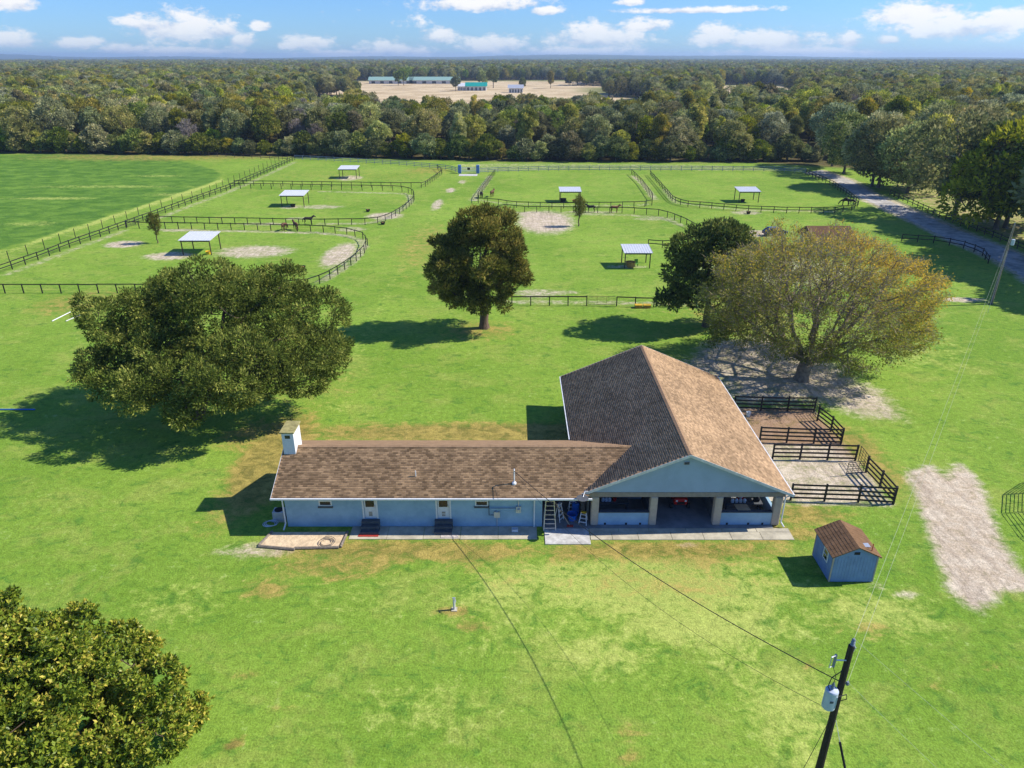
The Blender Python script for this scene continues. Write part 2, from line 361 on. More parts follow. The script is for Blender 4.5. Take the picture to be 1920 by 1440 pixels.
    for a in [(100,372,90,3,.6),(330,365,60,4,.5),(60,420,60,5,.5),(200,350,170,3,.5),(880,310,40,3,.6),(300,330,60,2,.5),(640,760,60,14,.35),(1250,1290,120,60,.25),(700,1120,180,50,.3),(1000,1180,200,70,.35),(1250,1110,260,60,.85),(1330,1175,170,40,.85),(1050,1080,140,30,.7),(1130,1230,130,50,.55),(1500,1330,110,80,.65),(940,1110,90,40,.65),(1650,1150,120,50,.65),(1230,1060,240,20,.75),(330,1130,120,50,.4),(800,1330,160,60,.4),(1700,650,120,60,.4)]:
        ell(pale, *a[:4], k=a[4], soft=1.4)
    # worn lines where the horses walk the fences, wheel marks over the lawn
    def line(A, pts, w, k):
        P = [G(*p) for p in pts]; D = np.full(X.shape, 1e9)
        for (x0, y0), (x1, y1) in zip(P, P[1:]):
            t = np.clip(((X - x0) * (x1 - x0) + (Y - y0) * (y1 - y0)) / ((x1 - x0) ** 2 + (y1 - y0) ** 2 + 1e-9), 0, 1); D = np.minimum(D, np.hypot(X - x0 - t * (x1 - x0), Y - y0 - t * (y1 - y0)))
        np.maximum(A, k * (1 - smooth(D, w * .3, w)), out=A)
    for pts, k in (([(300,431),(480,434),(600,437),(650,442),(676,450),(684,460),(676,475),(658,492),(632,510),(602,528)], .5), ([(600,420),(680,419),(706,416),(728,408),(747,396),(762,386),(770,377),(768,367),(755,363),(600,359)], .45),
                   ([(12,515),(83,489),(133,469),(192,448),(235,432)], .38), ([(300,409),(360,385),(427,361),(490,333),(553,304)], .4), ([(947,397),(1080,402),(1173,403),(1233,407),(1256,413),(1280,424)], .42), ([(1245,355),(1266,380),(1330,388),(1400,394),(1560,397)], .4),
                   ([(900,375),(935,381),(1093,386),(1193,385),(1215,383)], .36), ([(945,566),(1100,567),(1290,570)], .42), ([(1187,330),(1206,345),(1228,374)], .5), ([(920,330),(886,376)], .5)):
        line(sand, pts, 1.5, k)
    for pts, k in (([(1530,1440),(1440,1280),(1340,1160),(1200,1060),(1150,1030)], .5), ([(1480,1440),(1390,1290),(1290,1170),(1150,1070)], .45), ([(880,330),(845,370),(800,420),(740,520),(690,620),(640,720)], .32), ([(1650,1130),(1500,1180),(1350,1190),(1200,1150)], .4)):
        line(pale, pts, 1.1, k)
    # straw pasture far off; leaf litter under the woods
    tan = np.maximum(tan, smooth(Y, 350, 380) * (1 - smooth(Y, 1080, 1150)) * smooth(X / Y + .03 * np.sin(Y * .021), -0.285, -0.235) * (1 - smooth(X / Y + .04 * np.sin(Y * .017 + 1), 0.10, 0.18)))
    tan = np.maximum(tan, smooth(Y, 390, 420) * (1 - smooth(Y, 900, 960)) * smooth(X / Y, 0.23, 0.26) * (1 - smooth(X / Y, 0.35, 0.39)))
    edge = np.interp(X, [-400,-190,-70,0,75,98,140], [262,258,246,235,233,222,190])
    wood = smooth(Y, edge - 6, edge + 4) * (1 - tan)
    V = np.stack([X.ravel(), Y.ravel(), Z.ravel()], 1)
    i, j = np.meshgrid(np.arange(nx - 1), np.arange(ny - 1)); a = (j * nx + i).ravel()
    F = np.stack([a, a + 1, a + nx + 1, a + nx], 1)
    m = bpy.data.materials.new('paddock_turf'); m.use_nodes = True; T = NT(m.node_tree)
    tc = T.n('ShaderNodeTexCoord'); P = tc.outputs['Object']
    at = lambda n: T.n('ShaderNodeAttribute', attribute_name=n).outputs['Fac']
    mp = T.n('ShaderNodeMapping'); mp.inputs['Scale'].default_value = (0.75, 1.0, 1.0); T.l(P, mp.inputs[0]); Ps = mp.outputs[0]
    nA = T.noise(P, 0.045, 4, 0.6); nB = T.noise(Ps, 0.28, 6, 0.68, 0.6); nC = T.noise(P, 2.2, 6, 0.72); nD = T.noise(P, 9.0, 4, 0.7); nE = T.noise(Ps, 0.9, 5, 0.7, 0.8)
    g = T.mix(T.rng(nA, 0.3, 0.7), S(111, 144, 48), S(134, 162, 62))
    g = T.mix(T.m('MULTIPLY', T.rng(nB, 0.46, 0.66), 0.85), g, S(142, 158, 70))
    g = T.mix(T.m('MULTIPLY', T.rng(nE, 0.5, 0.3), 0.8), g, S(84, 124, 46))
    g = T.mix(T.m('MULTIPLY', T.rng(T.m('ADD', T.m('MULTIPLY', nE, .5), T.m('MULTIPLY', nC, .5)), 0.56, 0.68), 0.5), g, S(166, 176, 118))
    wob = T.m('ADD', T.m('MULTIPLY', T.m('SUBTRACT', nE, 0.5), 1.5), T.m('MULTIPLY', T.m('SUBTRACT', nC, 0.5), 0.9))
    def amt(n, k=1.0): return T.rng(T.m('ADD', at(n), T.m('MULTIPLY', wob, k)), 0.22, 0.78)
    def gate(n, k=1.0): return T.m('MULTIPLY', amt(n, k), T.rng(at(n), 0.02, 0.22))
    darkg = T.mix(T.rng(nB, 0.35, 0.7), S(74, 112, 40), S(110, 144, 54))
    g = T.mix(gate('dark', .3), g, darkg)
    g = T.mix(T.m('MULTIPLY', gate('pale'), 0.75), g, S(178, 186, 96))
    g = T.mix(T.m('MULTIPLY', gate('dry', .9), 0.82), g, T.mix(T.rng(nE, 0.35, 0.65), S(122, 106, 58), S(176, 150, 84)))
    sandc = T.mix(T.rng(nE, 0.35, 0.65), S(186, 168, 142), S(208, 194, 170))
    mt = T.n('ShaderNodeMapping'); mt.inputs['Rotation'].default_value = (0, 0, R(14)); mt.inputs['Scale'].default_value = (2.2, .16, 1); T.l(P, mt.inputs[0])
    sandc = T.mix(T.m('MULTIPLY', T.rng(T.noise(mt.outputs[0], 1.0, 6, .65, .5), 0.42, 0.62), .55), sandc, S(158, 142, 124))
    sandc = T.mix(T.rng(at('dry'), 0.4, 0.9, 0, .8), sandc, S(146, 112, 84))
    g = T.mix(T.m('MULTIPLY', T.rng(T.m('ADD', at('sand'), T.m('MULTIPLY', wob, .9)), 0.12, 0.92), T.rng(at('sand'), 0.02, 0.3)), g, sandc)
    g = T.mix(at('tan'), g, T.mix(T.rng(T.noise(P, 0.03, 6, .7), 0.4, 0.6), S(180, 158, 122), S(206, 186, 150)))
    g = T.mix(at('wood'), g, T.mix(T.rng(nB, .3, .7), S(72, 76, 44), S(112, 98, 66)))
    sp = T.m('MULTIPLY_ADD', T.m('SUBTRACT', nD, 0.5), 1.7, T.m('MULTIPLY_ADD', T.m('SUBTRACT', nC, 0.5), 1.2, 1.0))
    vm = T.n('ShaderNodeVectorMath', operation='SCALE'); T.l(g, vm.inputs[0]); T.l(sp, vm.inputs[3])
    b = T.n('ShaderNodeBsdfPrincipled'); T.l(vm.outputs[0], b.inputs['Base Color']); b.inputs['Roughness'].default_value = 0.95; b.inputs['Specular IOR Level'].default_value = 0.08
    bp = T.n('ShaderNodeBump'); bp.inputs['Strength'].default_value = 0.9; bp.inputs['Distance'].default_value = 0.10
    T.l(T.m('ADD', T.m('MULTIPLY', nC, 0.8), T.m('MULTIPLY', nD, 0.5)), bp.inputs['Height']); T.l(bp.outputs[0], b.inputs['Normal'])
    o = T.n('ShaderNodeOutputMaterial'); T.l(b.outputs[0], o.inputs[0])
    me = np_mesh('ground', V, F, m, {'sand': sand.ravel(), 'dry': dry.ravel(), 'dark': dark.ravel(), 'pale': pale.ravel(), 'tan': tan.ravel(), 'wood': wood.ravel()})
    struct(place('ground', me, None))
build_ground()

def ribbon(name, left, right, m, z=0.006):
    L = [G(*p) for p in left]; Rr = [G(*p) for p in right]; mb = MB(); rnd = random.Random(5)
    def fine(pts, n=420):
        pts = [Vector((x, y)) for x, y in pts]; out = []
        tot = [0]
        for a, b in zip(pts, pts[1:]): tot.append(tot[-1] + (b - a).length)
        for i in range(n + 1):
            t = tot[-1] * i / n; k = max(j for j in range(len(tot)) if tot[j] <= t + 1e-9); k = min(k, len(pts) - 2)
            out.append(pts[k].lerp(pts[k+1], (t - tot[k]) / max(1e-6, tot[k+1] - tot[k])))
        return out
    a, b = fine(L), fine(Rr); w1 = w2 = 0.0
    for p, q in zip(a, b):
        d = (q - p).normalized()
        w1 = w1 * .8 + rnd.uniform(-.22, .22); w2 = w2 * .8 + rnd.uniform(-.22, .22)
        p, q = p - d * w1, q + d * w2; mb.v.append((p.x, p.y, z)); mb.v.append((q.x, q.y, z))
    mb.f = [(2*i, 2*i+1, 2*i+3, 2*i+2) for i in range(len(a) - 1)]
    return struct(mb.build(name, m))
ribbon('driveway', [(1516,322),(1556,333),(1612,370),(1704,412),(1782,450),(1868,486),(1950,540)], [(1540,319),(1594,338),(1642,366),(1734,405),(1828,444),(1915,478),(1995,515)], 'road')

# ------------------------------------------------------------------ the farmhouse with its barn
def build_house():
    H = thing('farmhouse', 'long pale blue farmhouse with brown shingle roofs and an open gabled barn', 'house', (0, 45, 0))
    Y0, X0, X1 = 41.3, -15.75, 2.1
    rs = np.random.RandomState(3)
    # floors
    B(-15.6, 2.0, 41.5, 47.9, 0.03, 0.70).build('floor', 'slab', H)
    MB().poly([(2.14, 41.05, 0), (18.3, 41.05, 0), (18.3, 60.2, 0), (5.47, 60.2, 0), (5.47, 47.85, 0), (2.14, 47.85, 0)], (0, 0, .055)).build('barn_floor', 'slab', H)
    doors = [-9.87, -4.77]; wins = [-12.94, -2.1]
    holes = [(x - .42, x + .42, 0.70, 2.70) for x in doors] + [(x - .45, x + .45, 1.72, 2.52) for x in wins]
    wall_grid(MB(), X0, X1, 0, 2.74, Y0, Y0 + .2, holes).build('front_wall', 'blue_wall', H)
    MB().poly([(X0, Y0 + .2, 0), (X0, 48.1, 0), (X0, 48.1, 2.75), (X0, 44.7, 4.35), (X0, Y0 + .2, 2.75)], (0.2, 0, 0)).build('gable_wall', 'blue_wall', H)
    B(X0 + .2, 5.0, 47.9, 48.1, 0, 2.74).build('rear_wall', 'blue_wall', H)
    B(X1 - .2, X1, Y0 + .2, 47.9, 0, 2.74).build('end_wall', 'blue_wall', H)
    for x in doors:
        d = B(x - .40, x + .40, Y0 + .05, Y0 + .10, .71, 2.68).build('door', 'white', H)
        B(x - .30, x + .30, Y0 + .035, Y0 + .05, 1.62, 2.15).build('pane', 'glass', d)
        B(x - .30, x + .30, Y0 + .035, Y0 + .05, 2.20, 2.62).build('pane', 'glass', d)
        B(x - .12, x + .12, Y0 + .033, Y0 + .05, 0.86, 1.22).build('pet_flap', 'glass2', d)
        if x > -6: B(x - .16, x + .16, Y0 + .022, Y0 + .034, 1.02, 1.07).build('flap_bar', 'white', d)
        B(x + .28, x + .34, Y0 + .0, Y0 + .05, 1.62, 1.74).build('handle', 'galv', d)
        for q in (-1, 1): B(x + q*.48 - .06, x + q*.48 + .06, Y0 - .03, Y0 + .0, .70, 2.70).build('door_trim', 'white', d)
        st = thing  # steps down to the walk
        for k in range(3): B(x - .62, x + .62, Y0 - .34 * (k + 1), Y0 - .34 * k - .005, 0, .66 - .21 * k).build('step', 'step', H, bevel=.015)
    for x in wins:
        f = wall_grid(MB(), x - .45, x + .45, 1.72, 2.52, Y0 - .02, Y0 + .06, [(x - .37, x + .37, 1.80, 2.09), (x - .37, x + .37, 2.15, 2.46)]).build('window', 'white', H)
        B(x - .37, x + .37, Y0 + .03, Y0 + .05, 1.80, 2.09).build('pane', 'glass', f); B(x - .37, x + .37, Y0 + .02, Y0 + .04, 2.15, 2.46).build('pane', 'glass2', f)
        B(x - .52, x + .52, Y0 - .09, Y0 - .0, 1.60, 1.715).build('sill', 'step', f)
    # electric meter, panel and conduits
    mt = B(.28, .62, Y0 - .16, Y0 - .003, 1.25, 1.75).build('meter_box', 'galv', H)
    MB().lathe(.45, Y0 - .2, [(.11, 1.42), (.11, 1.6), (.05, 1.63)], 12).build('meter_dome', 'galv', mt)
    B(-1.25, -.85, Y0 - .15, Y0 - .003, .85, 1.3).build('breaker_box', 'galv', H)
    MB().tube([(.45, Y0 - .07, 1.75), (.45, Y0 - .07, 2.7)], .035).build('conduit', 'galv', H)
    MB().tube([(.28, Y0 - .06, 1.42), (-1.05, Y0 - .06, 1.42), (-1.05, Y0 - .06, 1.30)], .05).build('conduit', 'blue_wall', H)
    MB().tube([(-1.05, Y0 - .06, .85), (-1.05, Y0 - .06, .05)], .035).build('conduit', 'galv', H)
    MB().tube([(-1.6, Y0 - .05, 2.7), (-1.6, Y0 - .05, 1.0), (-1.25, Y0 - .05, 1.0)], .02).build('conduit', 'wire', H)
    B(-1.55, .25, Y0 - .14, Y0 - .11, 1.50, 1.60).build('wall_tray', 'blue_wall', H)
    # wing roof
    eF, rY, eZ, rZ = 40.7, 44.7, 2.80, 4.60; xl = -16.4
    rf = MB().poly([(xl, eF, eZ), (5.0, eF, eZ), (8.8, rY, rZ - .01), (xl, rY, rZ - .01)], (0, 0, -.13)).build('wing_roof', 'shingle', H)
    MB().poly([(xl, rY + .001, rZ - .01), (8.8, rY + .001, rZ - .01), (5.0, 48.7, eZ), (xl, 48.7, eZ)], (0, 0, -.13)).build('rear_roof_slope', 'ridge', rf)
    def tabs(origin, along, down, nalong, ndown, wtab, htab, keep, name, m, parent):
        # courses of three-tab shingles: thin overlapping wedges
        o, a, d = Vector(origin), Vector(along), Vector(down).normalized(); nrm = a.cross(d); nrm = nrm if nrm.z > 0 else -nrm
        V, F = [], []
        for i in range(ndown):
            off = (i % 2) * wtab * .5 + rs.uniform(-.03, .03)
            for j in range(-1, nalong + 1):
                p = o + a * (j * wtab + off + .006) + d * (i * htab)
                q = p + a * (wtab - .012)
                if not keep(p) or not keep(q): continue
                t = .005 + rs.uniform(0, .006); e = htab + .012 + rs.uniform(-.006, .01)
                b = len(V)
                for pt, lift in ((p, .004), (q, .004), (q + d * e, t), (p + d * e, t), (q + d * e, -.004), (p + d * e, -.004)):
                    w = pt + nrm * lift; V.append((w.x, w.y - 45, w.z))
                F += [(b, b+1, b+2, b+3), (b+3, b+2, b+4, b+5)]
        me = np_mesh(name, V, F, M[m]); ob = place(name, me, parent); ob['kind'] = 'stuff'; return ob
    Lw = math.hypot(rY - eF, rZ - eZ)
    dn = Vector((0, eF - rY, eZ - rZ)).normalized()
    tabs((xl, rY, rZ), (1, 0, 0), dn, 84, 30, .305, Lw / 30, lambda p: xl - .02 <= p.x <= 5.05 + (p.y - eF) * .95, 'shingles', 'shingle', rf)
    for k in range(70):
        x = xl + .03 + k * .345
        if x > 8.4: break
        MB().poly([(x, rY - .17, rZ - .045), (x + .335, rY - .17, rZ - .045), (x + .335, rY, rZ + .035), (x, rY, rZ + .035)], (0, 0, .012)).poly([(x, rY + .001, rZ + .035), (x + .335, rY + .001, rZ + .035), (x + .335, rY + .17, rZ - .045), (x, rY + .17, rZ - .045)], (0, 0, .012)).build('ridge_shingle', 'ridge', rf)
    B(xl - .05, 5.45, eF - .13, eF - .005, eZ - .15, eZ - .02).build('gutter', 'white', rf, bevel=.02)
    MB().poly([(xl - .03, eF, eZ - .14), (xl - .03, rY, rZ - .15), (xl - .03, rY, rZ + .0), (xl - .03, eF, eZ + .01)], (.025, 0, 0)).build('rake_board', 'white', rf)
    MB().poly([(xl - .03, rY + .002, rZ - .15), (xl - .03, 48.7, eZ - .14), (xl - .03, 48.7, eZ + .01), (xl - .03, rY + .002, rZ)], (.025, 0, 0)).build('rake_board', 'white', rf)
    MB().tube([(-15.86, eF - .07, 2.66), (-15.86, 41.2, 2.45), (-15.86, 41.2, .35), (-15.9, 40.75, .1)], .055).build('downpipe', 'white', H)
    MB().tube([(1.55, eF - .07, 2.66), (1.55, 41.22, 2.45), (1.55, 41.22, .06)], .055).build('downpipe', 'white', H)
    # service mast, roof vent pipe, plumbing vent
    ms = MB().tube([(.15, 41.75, 3.2), (.15, 41.75, 4.35), (.15, 41.62, 4.5), (.15, 41.5, 4.42)], .045).build('service_mast', 'white', H)
    MB().lathe(.15, 41.75, [(.16, 3.24), (.15, 3.36), (.06, 3.42)], 12).build('mast_flashing', 'white', ms)
    MB().tube([(-6.7, 42.3, 3.45), (-6.7, 42.3, 3.95)], .035).build('vent_pipe', 'white', H)
    # chimney
    ch = B(-16.25, -15.42, 44.0, 45.6, 0, 5.98).build('chimney', 'white', H)
    B(-16.36, -15.32, 43.88, 45.72, 5.985, 6.09).build('cap', 'moss', ch, bevel=.02)
    B(-16.02, -15.66, 43.985, 43.998, 5.55, 5.8).build('flue_opening', 'glass', ch)
    # ---- the barn
    bx0, bxr, bx1, bE, bR, bY0, bY1 = 4.55, 11.9, 19.25, 2.85, 6.0, 41.0, 60.85
    br = MB().poly([(bx0, bY0, bE), (bxr - .001, bY0, bR), (bxr - .001, bY1, bR), (bx0, bY1, bE)], (0, 0, -.14)).build('barn_roof', 'shingle2', H)
    MB().poly([(bxr, bY0, bR), (bx1, bY0, bE), (bx1, bY1, bE), (bxr, bY1, bR)], (0, 0, -.14)).build('barn_roof_slope', 'shingle2', br)
    Lb = math.hypot(bxr - bx0, bR - bE)
    wz = lambda y: rZ - abs(y - rY) * .45
    def keepL(p): return bY0 - .02 <= p.y <= bY1 + .02 and not (p.z < wz(p.y) - .02 and 40.7 < p.y < 48.7)
    tabs((bxr, bY0, bR), (0, 1, 0), (bx0 - bxr, 0, bE - bR), 66, 54, .305, Lb / 54, keepL, 'shingles', 'shingle2', br)
    tabs((bxr, bY0, bR), (0, 1, 0), (bx1 - bxr, 0, bE - bR), 66, 54, .305, Lb / 54, lambda p: bY0 - .02 <= p.y <= bY1 + .02, 'shingles', 'shingle2', br)
    for k in range(57):
        y = bY0 + .02 + k * .345
        MB().poly([(bxr - .18, y, bR - .05), (bxr, y, bR + .035), (bxr, y + .335, bR + .035), (bxr - .18, y + .335, bR - .05)], (0, 0, .012)).poly([(bxr + .001, y, bR + .035), (bxr + .18, y, bR - .05), (bxr + .18, y + .335, bR - .05), (bxr + .001, y + .335, bR + .035)], (0, 0, .012)).build('ridge_shingle', 'ridge', br)
    for s in (-1, 1):
        xe = bx0 if s < 0 else bx1
        MB().poly([(xe, bY0 - .03, bE - .2), (bxr + s * .001, bY0 - .03, bR - .2), (bxr + s * .001, bY0 - .03, bR + .01), (xe, bY0 - .03, bE + .01)], (0, .025, 0)).build('rake_board', 'offwhite', br)
        MB().poly([(xe, bY1 + .005, bE - .2), (bxr + s * .001, bY1 + .005, bR - .2), (bxr + s * .001, bY1 + .005, bR + .01), (xe, bY1 + .005, bE + .01)], (0, .025, 0)).build('rake_board', 'offwhite', br)
    B(bx1 + .003, bx1 + .1, bY0, bY1, bE - .14, bE - .02).build('gutter', 'white', br)
    B(bx0 - .1, bx0 - .003, 48.8, bY1, bE - .14, bE - .02).build('gutter', 'white', br)
    pil = [(5.52, 6.05), (9.60, 10.12), (14.08, 14.64), (18.22, 18.78)]
    for a, b in pil: B(a, b, 41.32, 41.86, .056, 2.42).build('pillar', 'pillar', H, bevel=.09)
    B(5.15, 18.9, 41.36, 41.80, 2.43, 2.80).build('beam', 'beam', H)
    MB().poly([(5.3, 41.38, 2.81), (18.5, 41.38, 2.81), (11.9, 41.38, 5.66)], (0, .1, 0)).build('gable_wall', 'blue_siding', H)
    MB().poly([(5.3, 60.3, .0), (18.5, 60.3, .0), (18.5, 60.3, 2.7), (11.9, 60.3, 5.6), (5.3, 60.3, 2.7)], (0, .1, 0)).build('barn_rear_wall', 'blue_siding', H)
    gv = B(11.62, 11.98, 41.34, 41.378, 5.02, 5.22).build('gable_vent', 'beam', H)
    for k in range(3): B(11.66, 11.94, 41.32, 41.338, 5.05 + .055 * k, 5.08 + .055 * k).build('slat', 'step', gv)
    for a, b in ((6.055, 9.595), (14.645, 18.215)):
        hw = B(a, b, 41.45, 41.65, .056, 1.08).build('half_wall', 'blue_wall', H)
        B(a, b, 41.40, 41.72, 1.083, 1.14).build('capping', 'step', hw)
        for t in (.14, .56, .84): B(a + (b - a) * t - .07, a + (b - a) * t + .07, 41.435, 41.449, .058, .22).build('drain_hole', 'rubber', hw)
    B(18.35, 18.55, 41.87, 46.5, .056, 1.10).build('side_half_wall', 'blue_wall', H)
    B(18.35, 18.55, 46.505, 60.29, .056, 2.78).build('side_wall', 'blue_wall', H)
    B(5.25, 5.45, 48.8, 60.29, .056, 2.78).build('side_wall', 'blue_wall', H)
    B(18.33, 18.6, 46.3, 46.5, 1.105, 2.70).build('side_post', 'beam', H)
    B(6.1, 9.8, 44.6, 44.75, .056, 2.75).build('stall_wall', 'blue_wall', H)
    B(14.2, 18.3, 45.6, 45.75, .056, 2.75).build('stall_wall', 'blue_wall', H)
    B(9.65, 9.8, 41.87, 44.59, .056, 1.1).build('stall_partition', 'step', H)
    B(14.2, 14.35, 41.87, 45.59, .056, 1.1).build('stall_partition', 'step', H)
    B(5.3, 5.42, 41.87, 47.8, .056, 2.74).build('bay_wall', 'step', H)
    MB().tube([(19.2, 41.12, 2.72), (18.86, 41.28, 2.45), (18.86, 41.28, .4), (19.05, 41.1, .1)], .055).build('downpipe', 'white', H)
    B(6.9, 7.9, 44.5, 44.59, 1.5, 2.1).build('wall_shelf', 'step', H)
    # dish hanging off the valley end
    dz = MB().lathe(4.75, 40.35, [(.42, 3.02), (.36, 2.95), (.2, 2.91), (.02, 2.9)], 14).build('dish', 'step', H)
    MB().tube([(4.75, 40.35, 2.93), (4.95, 40.9, 3.2), (5.2, 41.0, 3.1)], .03).build('dish_arm', 'galv', dz)
build_house()

# ------------------------------------------------------------------ paving, planter, things round the house
pv = thing('concrete_walk', 'long worn concrete walk along the front of the blue farmhouse', 'walkway', (0, 40.5, 0))
xx = -11.2
for w, y0 in ((2.6, 39.82), (2.5, 39.80), (2.55, 39.83), (2.6, 39.8), (2.7, 39.82)):
    B(xx, xx + w - .025, y0, 41.27, 0, .045).build('slab', 'concrete', pv, bevel=.01); xx += w
xx = 5.4; 
for w in (2.05, 2.1, 2.6, 2.5, 2.4, 2.3):
    B(xx, xx + w - .025, 40.62, 41.03, 0, .05).build('slab', 'concrete', pv, bevel=.01); xx += w
xx = 5.4
for w in (1.5, 1.8, 2.3, 2.2, 1.9, 2.1, 2.15):
    B(xx, xx + w - .025, 39.75, 40.595, 0, .045).build('slab', 'concrete', pv, bevel=.01); xx += w
sl_ = B(2.25, 5.35, 39.25, 41.0, 0, .06).build('concrete_slab', 'concrete_new', None, bevel=.015)
tag(sl_, 'pale square concrete slab in front of the ladder bay', 'slab')
pb = thing('planter_bed', 'timber edged sandy planting bed below the left end of the house', 'planter', (-13.8, 39.6, 0))
MB().poly([(-16.6, 40.55, 0), (-17.0, 39.05, 0), (-14.6, 38.75, 0), (-11.7, 38.9, 0), (-11.55, 40.6, 0)], (0, 0, .07)).build('sand_fill', 'soil', pb)
for a, b in (((-17.1, 39.0), (-14.55, 38.65)), ((-14.6, 38.78), (-11.65, 38.86)), ((-11.55, 38.9), (-11.42, 40.6)), ((-17.1, 39.1), (-16.65, 40.6))):
    MB().tube([(a[0], a[1], .07), (b[0], b[1], .08)], .1, 6).build('timber', 'wood_old', pb)
def coil(x, y):
    pts = [(x + (.30 + .012 * k) * math.cos(k * .5), y + (.30 + .01 * k) * math.sin(k * .5), .10 + .002 * k) for k in range(30)]
    return tag(MB().tube(pts, .022, 6).build('garden_hose', 'wood_old'), 'coiled brown hose lying in the sandy planting bed', 'hose')
coil(-12.6, 39.4)
tag(B(-10.6, -9.2, 40.05, 40.38, .05, .075).build('door_mat', 'red_rust', None, bevel=.006), 'faded red mat on the walk below the left house door', 'mat')
tag(B(-4.9, -3.7, 39.92, 40.2, .05, .075).build('door_mat', 'grey_mat', None, bevel=.006), 'pale grey mat on the walk below the right house door', 'mat')
pl = thing('plastic_crate', 'small white crate on the walk right of the electric meter', 'crate', (.2, 40.75, .046))
for a in ((-.22, .22, -.14, -.11), (-.22, .22, .11, .14), (-.22, -.19, -.109, .109), (.19, .22, -.109, .109)): B(.2 + a[0], .2 + a[1], 40.75 + a[2], 40.75 + a[3], .047, .22).build('side', 'white', pl)
B(.015, .385, 40.642, 40.858, .047, .06).build('bottom', 'white', pl)
# dark junk beside the left end wall
jk = thing('air_conditioner', 'grey outdoor air conditioning unit in the shade by the left house corner', 'air conditioner', (-16.6, 42.2, 0))
B(-17.0, -16.2, 41.9, 42.6, .06, .75).build('casing', 'galv', jk, bevel=.04)
B(-17.1, -16.1, 41.8, 42.7, 0, .058).build('pad', 'concrete', jk)
MB().lathe(-16.6, 42.25, [(.3, .752), (.3, .79), (.06, .80)], 16).build('fan_grille', 'rubber', jk)
hz_ = MB().tube([(-17.2 + .45 * math.cos(k * .55) + k * .01, 41.5 + .35 * math.sin(k * .55), .05 + .004 * k) for k in range(34)], .03, 6).build('garden_hose', 'galv')
tag(hz_, 'grey hose heaped on the ground by the left house corner', 'hose')

def ladder(name, label, x, y, h, w, spread, m, steps=6, rot=0.0, top=None):
    L = thing(name, label, 'ladder', (x, y, .06)); L.rotation_euler[2] = rot
    def p(o): o.location = (0, 0, 0); return o
    L.location = (0, 0, 0)                            # local build, then placed
    for s in (-1, 1):
        MB().tube([(s * w / 2, -spread / 2, 0), (s * w * .32, 0, h)], .03, 6).build('rail', m, L)
        MB().tube([(s * w / 2, spread / 2, 0), (s * w * .32, .03, h)], .022, 6).build('rear_leg', m, L)
    for k in range(steps):
        t = (k + .7) / (steps + .3); ww = w / 2 * (1 - t) + w * .32 * t
        B(-ww, ww, -spread / 2 * (1 - t) - .04, -spread / 2 * (1 - t) + .05, h * t - .015, h * t + .015).build('step', m, L)
    B(-w * .34, w * .34, -.09, .11, h, h + .05).build('top_cap', top or m, L)
    L.location = (x, y, .06); return L
ladder('step_ladder', 'tall aluminium step ladder standing at the mouth of the left bay', 2.62, 41.2, 2.35, .85, 1.0, 'alum', 7)
ladder('step_ladder', 'shorter white step ladder behind the tall aluminium one', 3.35, 42.0, 1.35, .5, .5, 'white', 4, .9)
ladder('step_stool', 'small white step stool further back inside the left bay', 4.35, 43.1, .85, .55, .55, 'white', 3)
ladder('step_stool', 'white and yellow step stool beside the first tan pillar', 5.05, 41.7, .85, .55, .6, 'white', 3, -.3, 'yellow')
tb = thing('plastic_tub', 'round blue plastic tub on the floor of the left bay', 'tub', (4.3, 42.1, .06))
MB().lathe(4.3, 42.1, [(.28, .06), (.36, .5), (.4, .52), (.36, .54), (.33, .5), (.26, .1)], 18).build('shell', 'blue_plastic', tb)
bn = thing('plastic_drum', 'blue plastic drum standing behind the blue tub', 'drum', (4.35, 42.95, .06))
MB().lathe(4.6, 43.0, [(.27, .06), (.29, .3), (.27, .55), (.29, .8), (.2, .88)], 16).build('shell', 'blue_plastic', bn)
MB().lathe(4.6, 43.0, [(.05, .88), (.05, .93)], 8).build('cap', 'white', bn)
wd = thing('plywood_sheet', 'brown plywood sheet leaning inside the left bay by the pillar', 'board', (5.1, 42.8, .06))
MB().poly([(4.95, 42.6, .06), (5.25, 42.6, .06), (5.25, 43.1, 1.5), (4.95, 43.1, 1.5)], (0, .03, .0)).build('sheet', 'wood_old', wd)
br_ = thing('push_broom', 'push broom with a long pale handle leaning in the left bay', 'broom', (4.0, 41.3, .06))
MB().tube([(2.75, 41.55, 2.3), (4.05, 41.25, .15)], .018, 6).build('handle', 'cardboard', br_)
B(3.85, 4.3, 41.15, 41.3, .06, .17).build('brush_head', 'red_rust', br_)

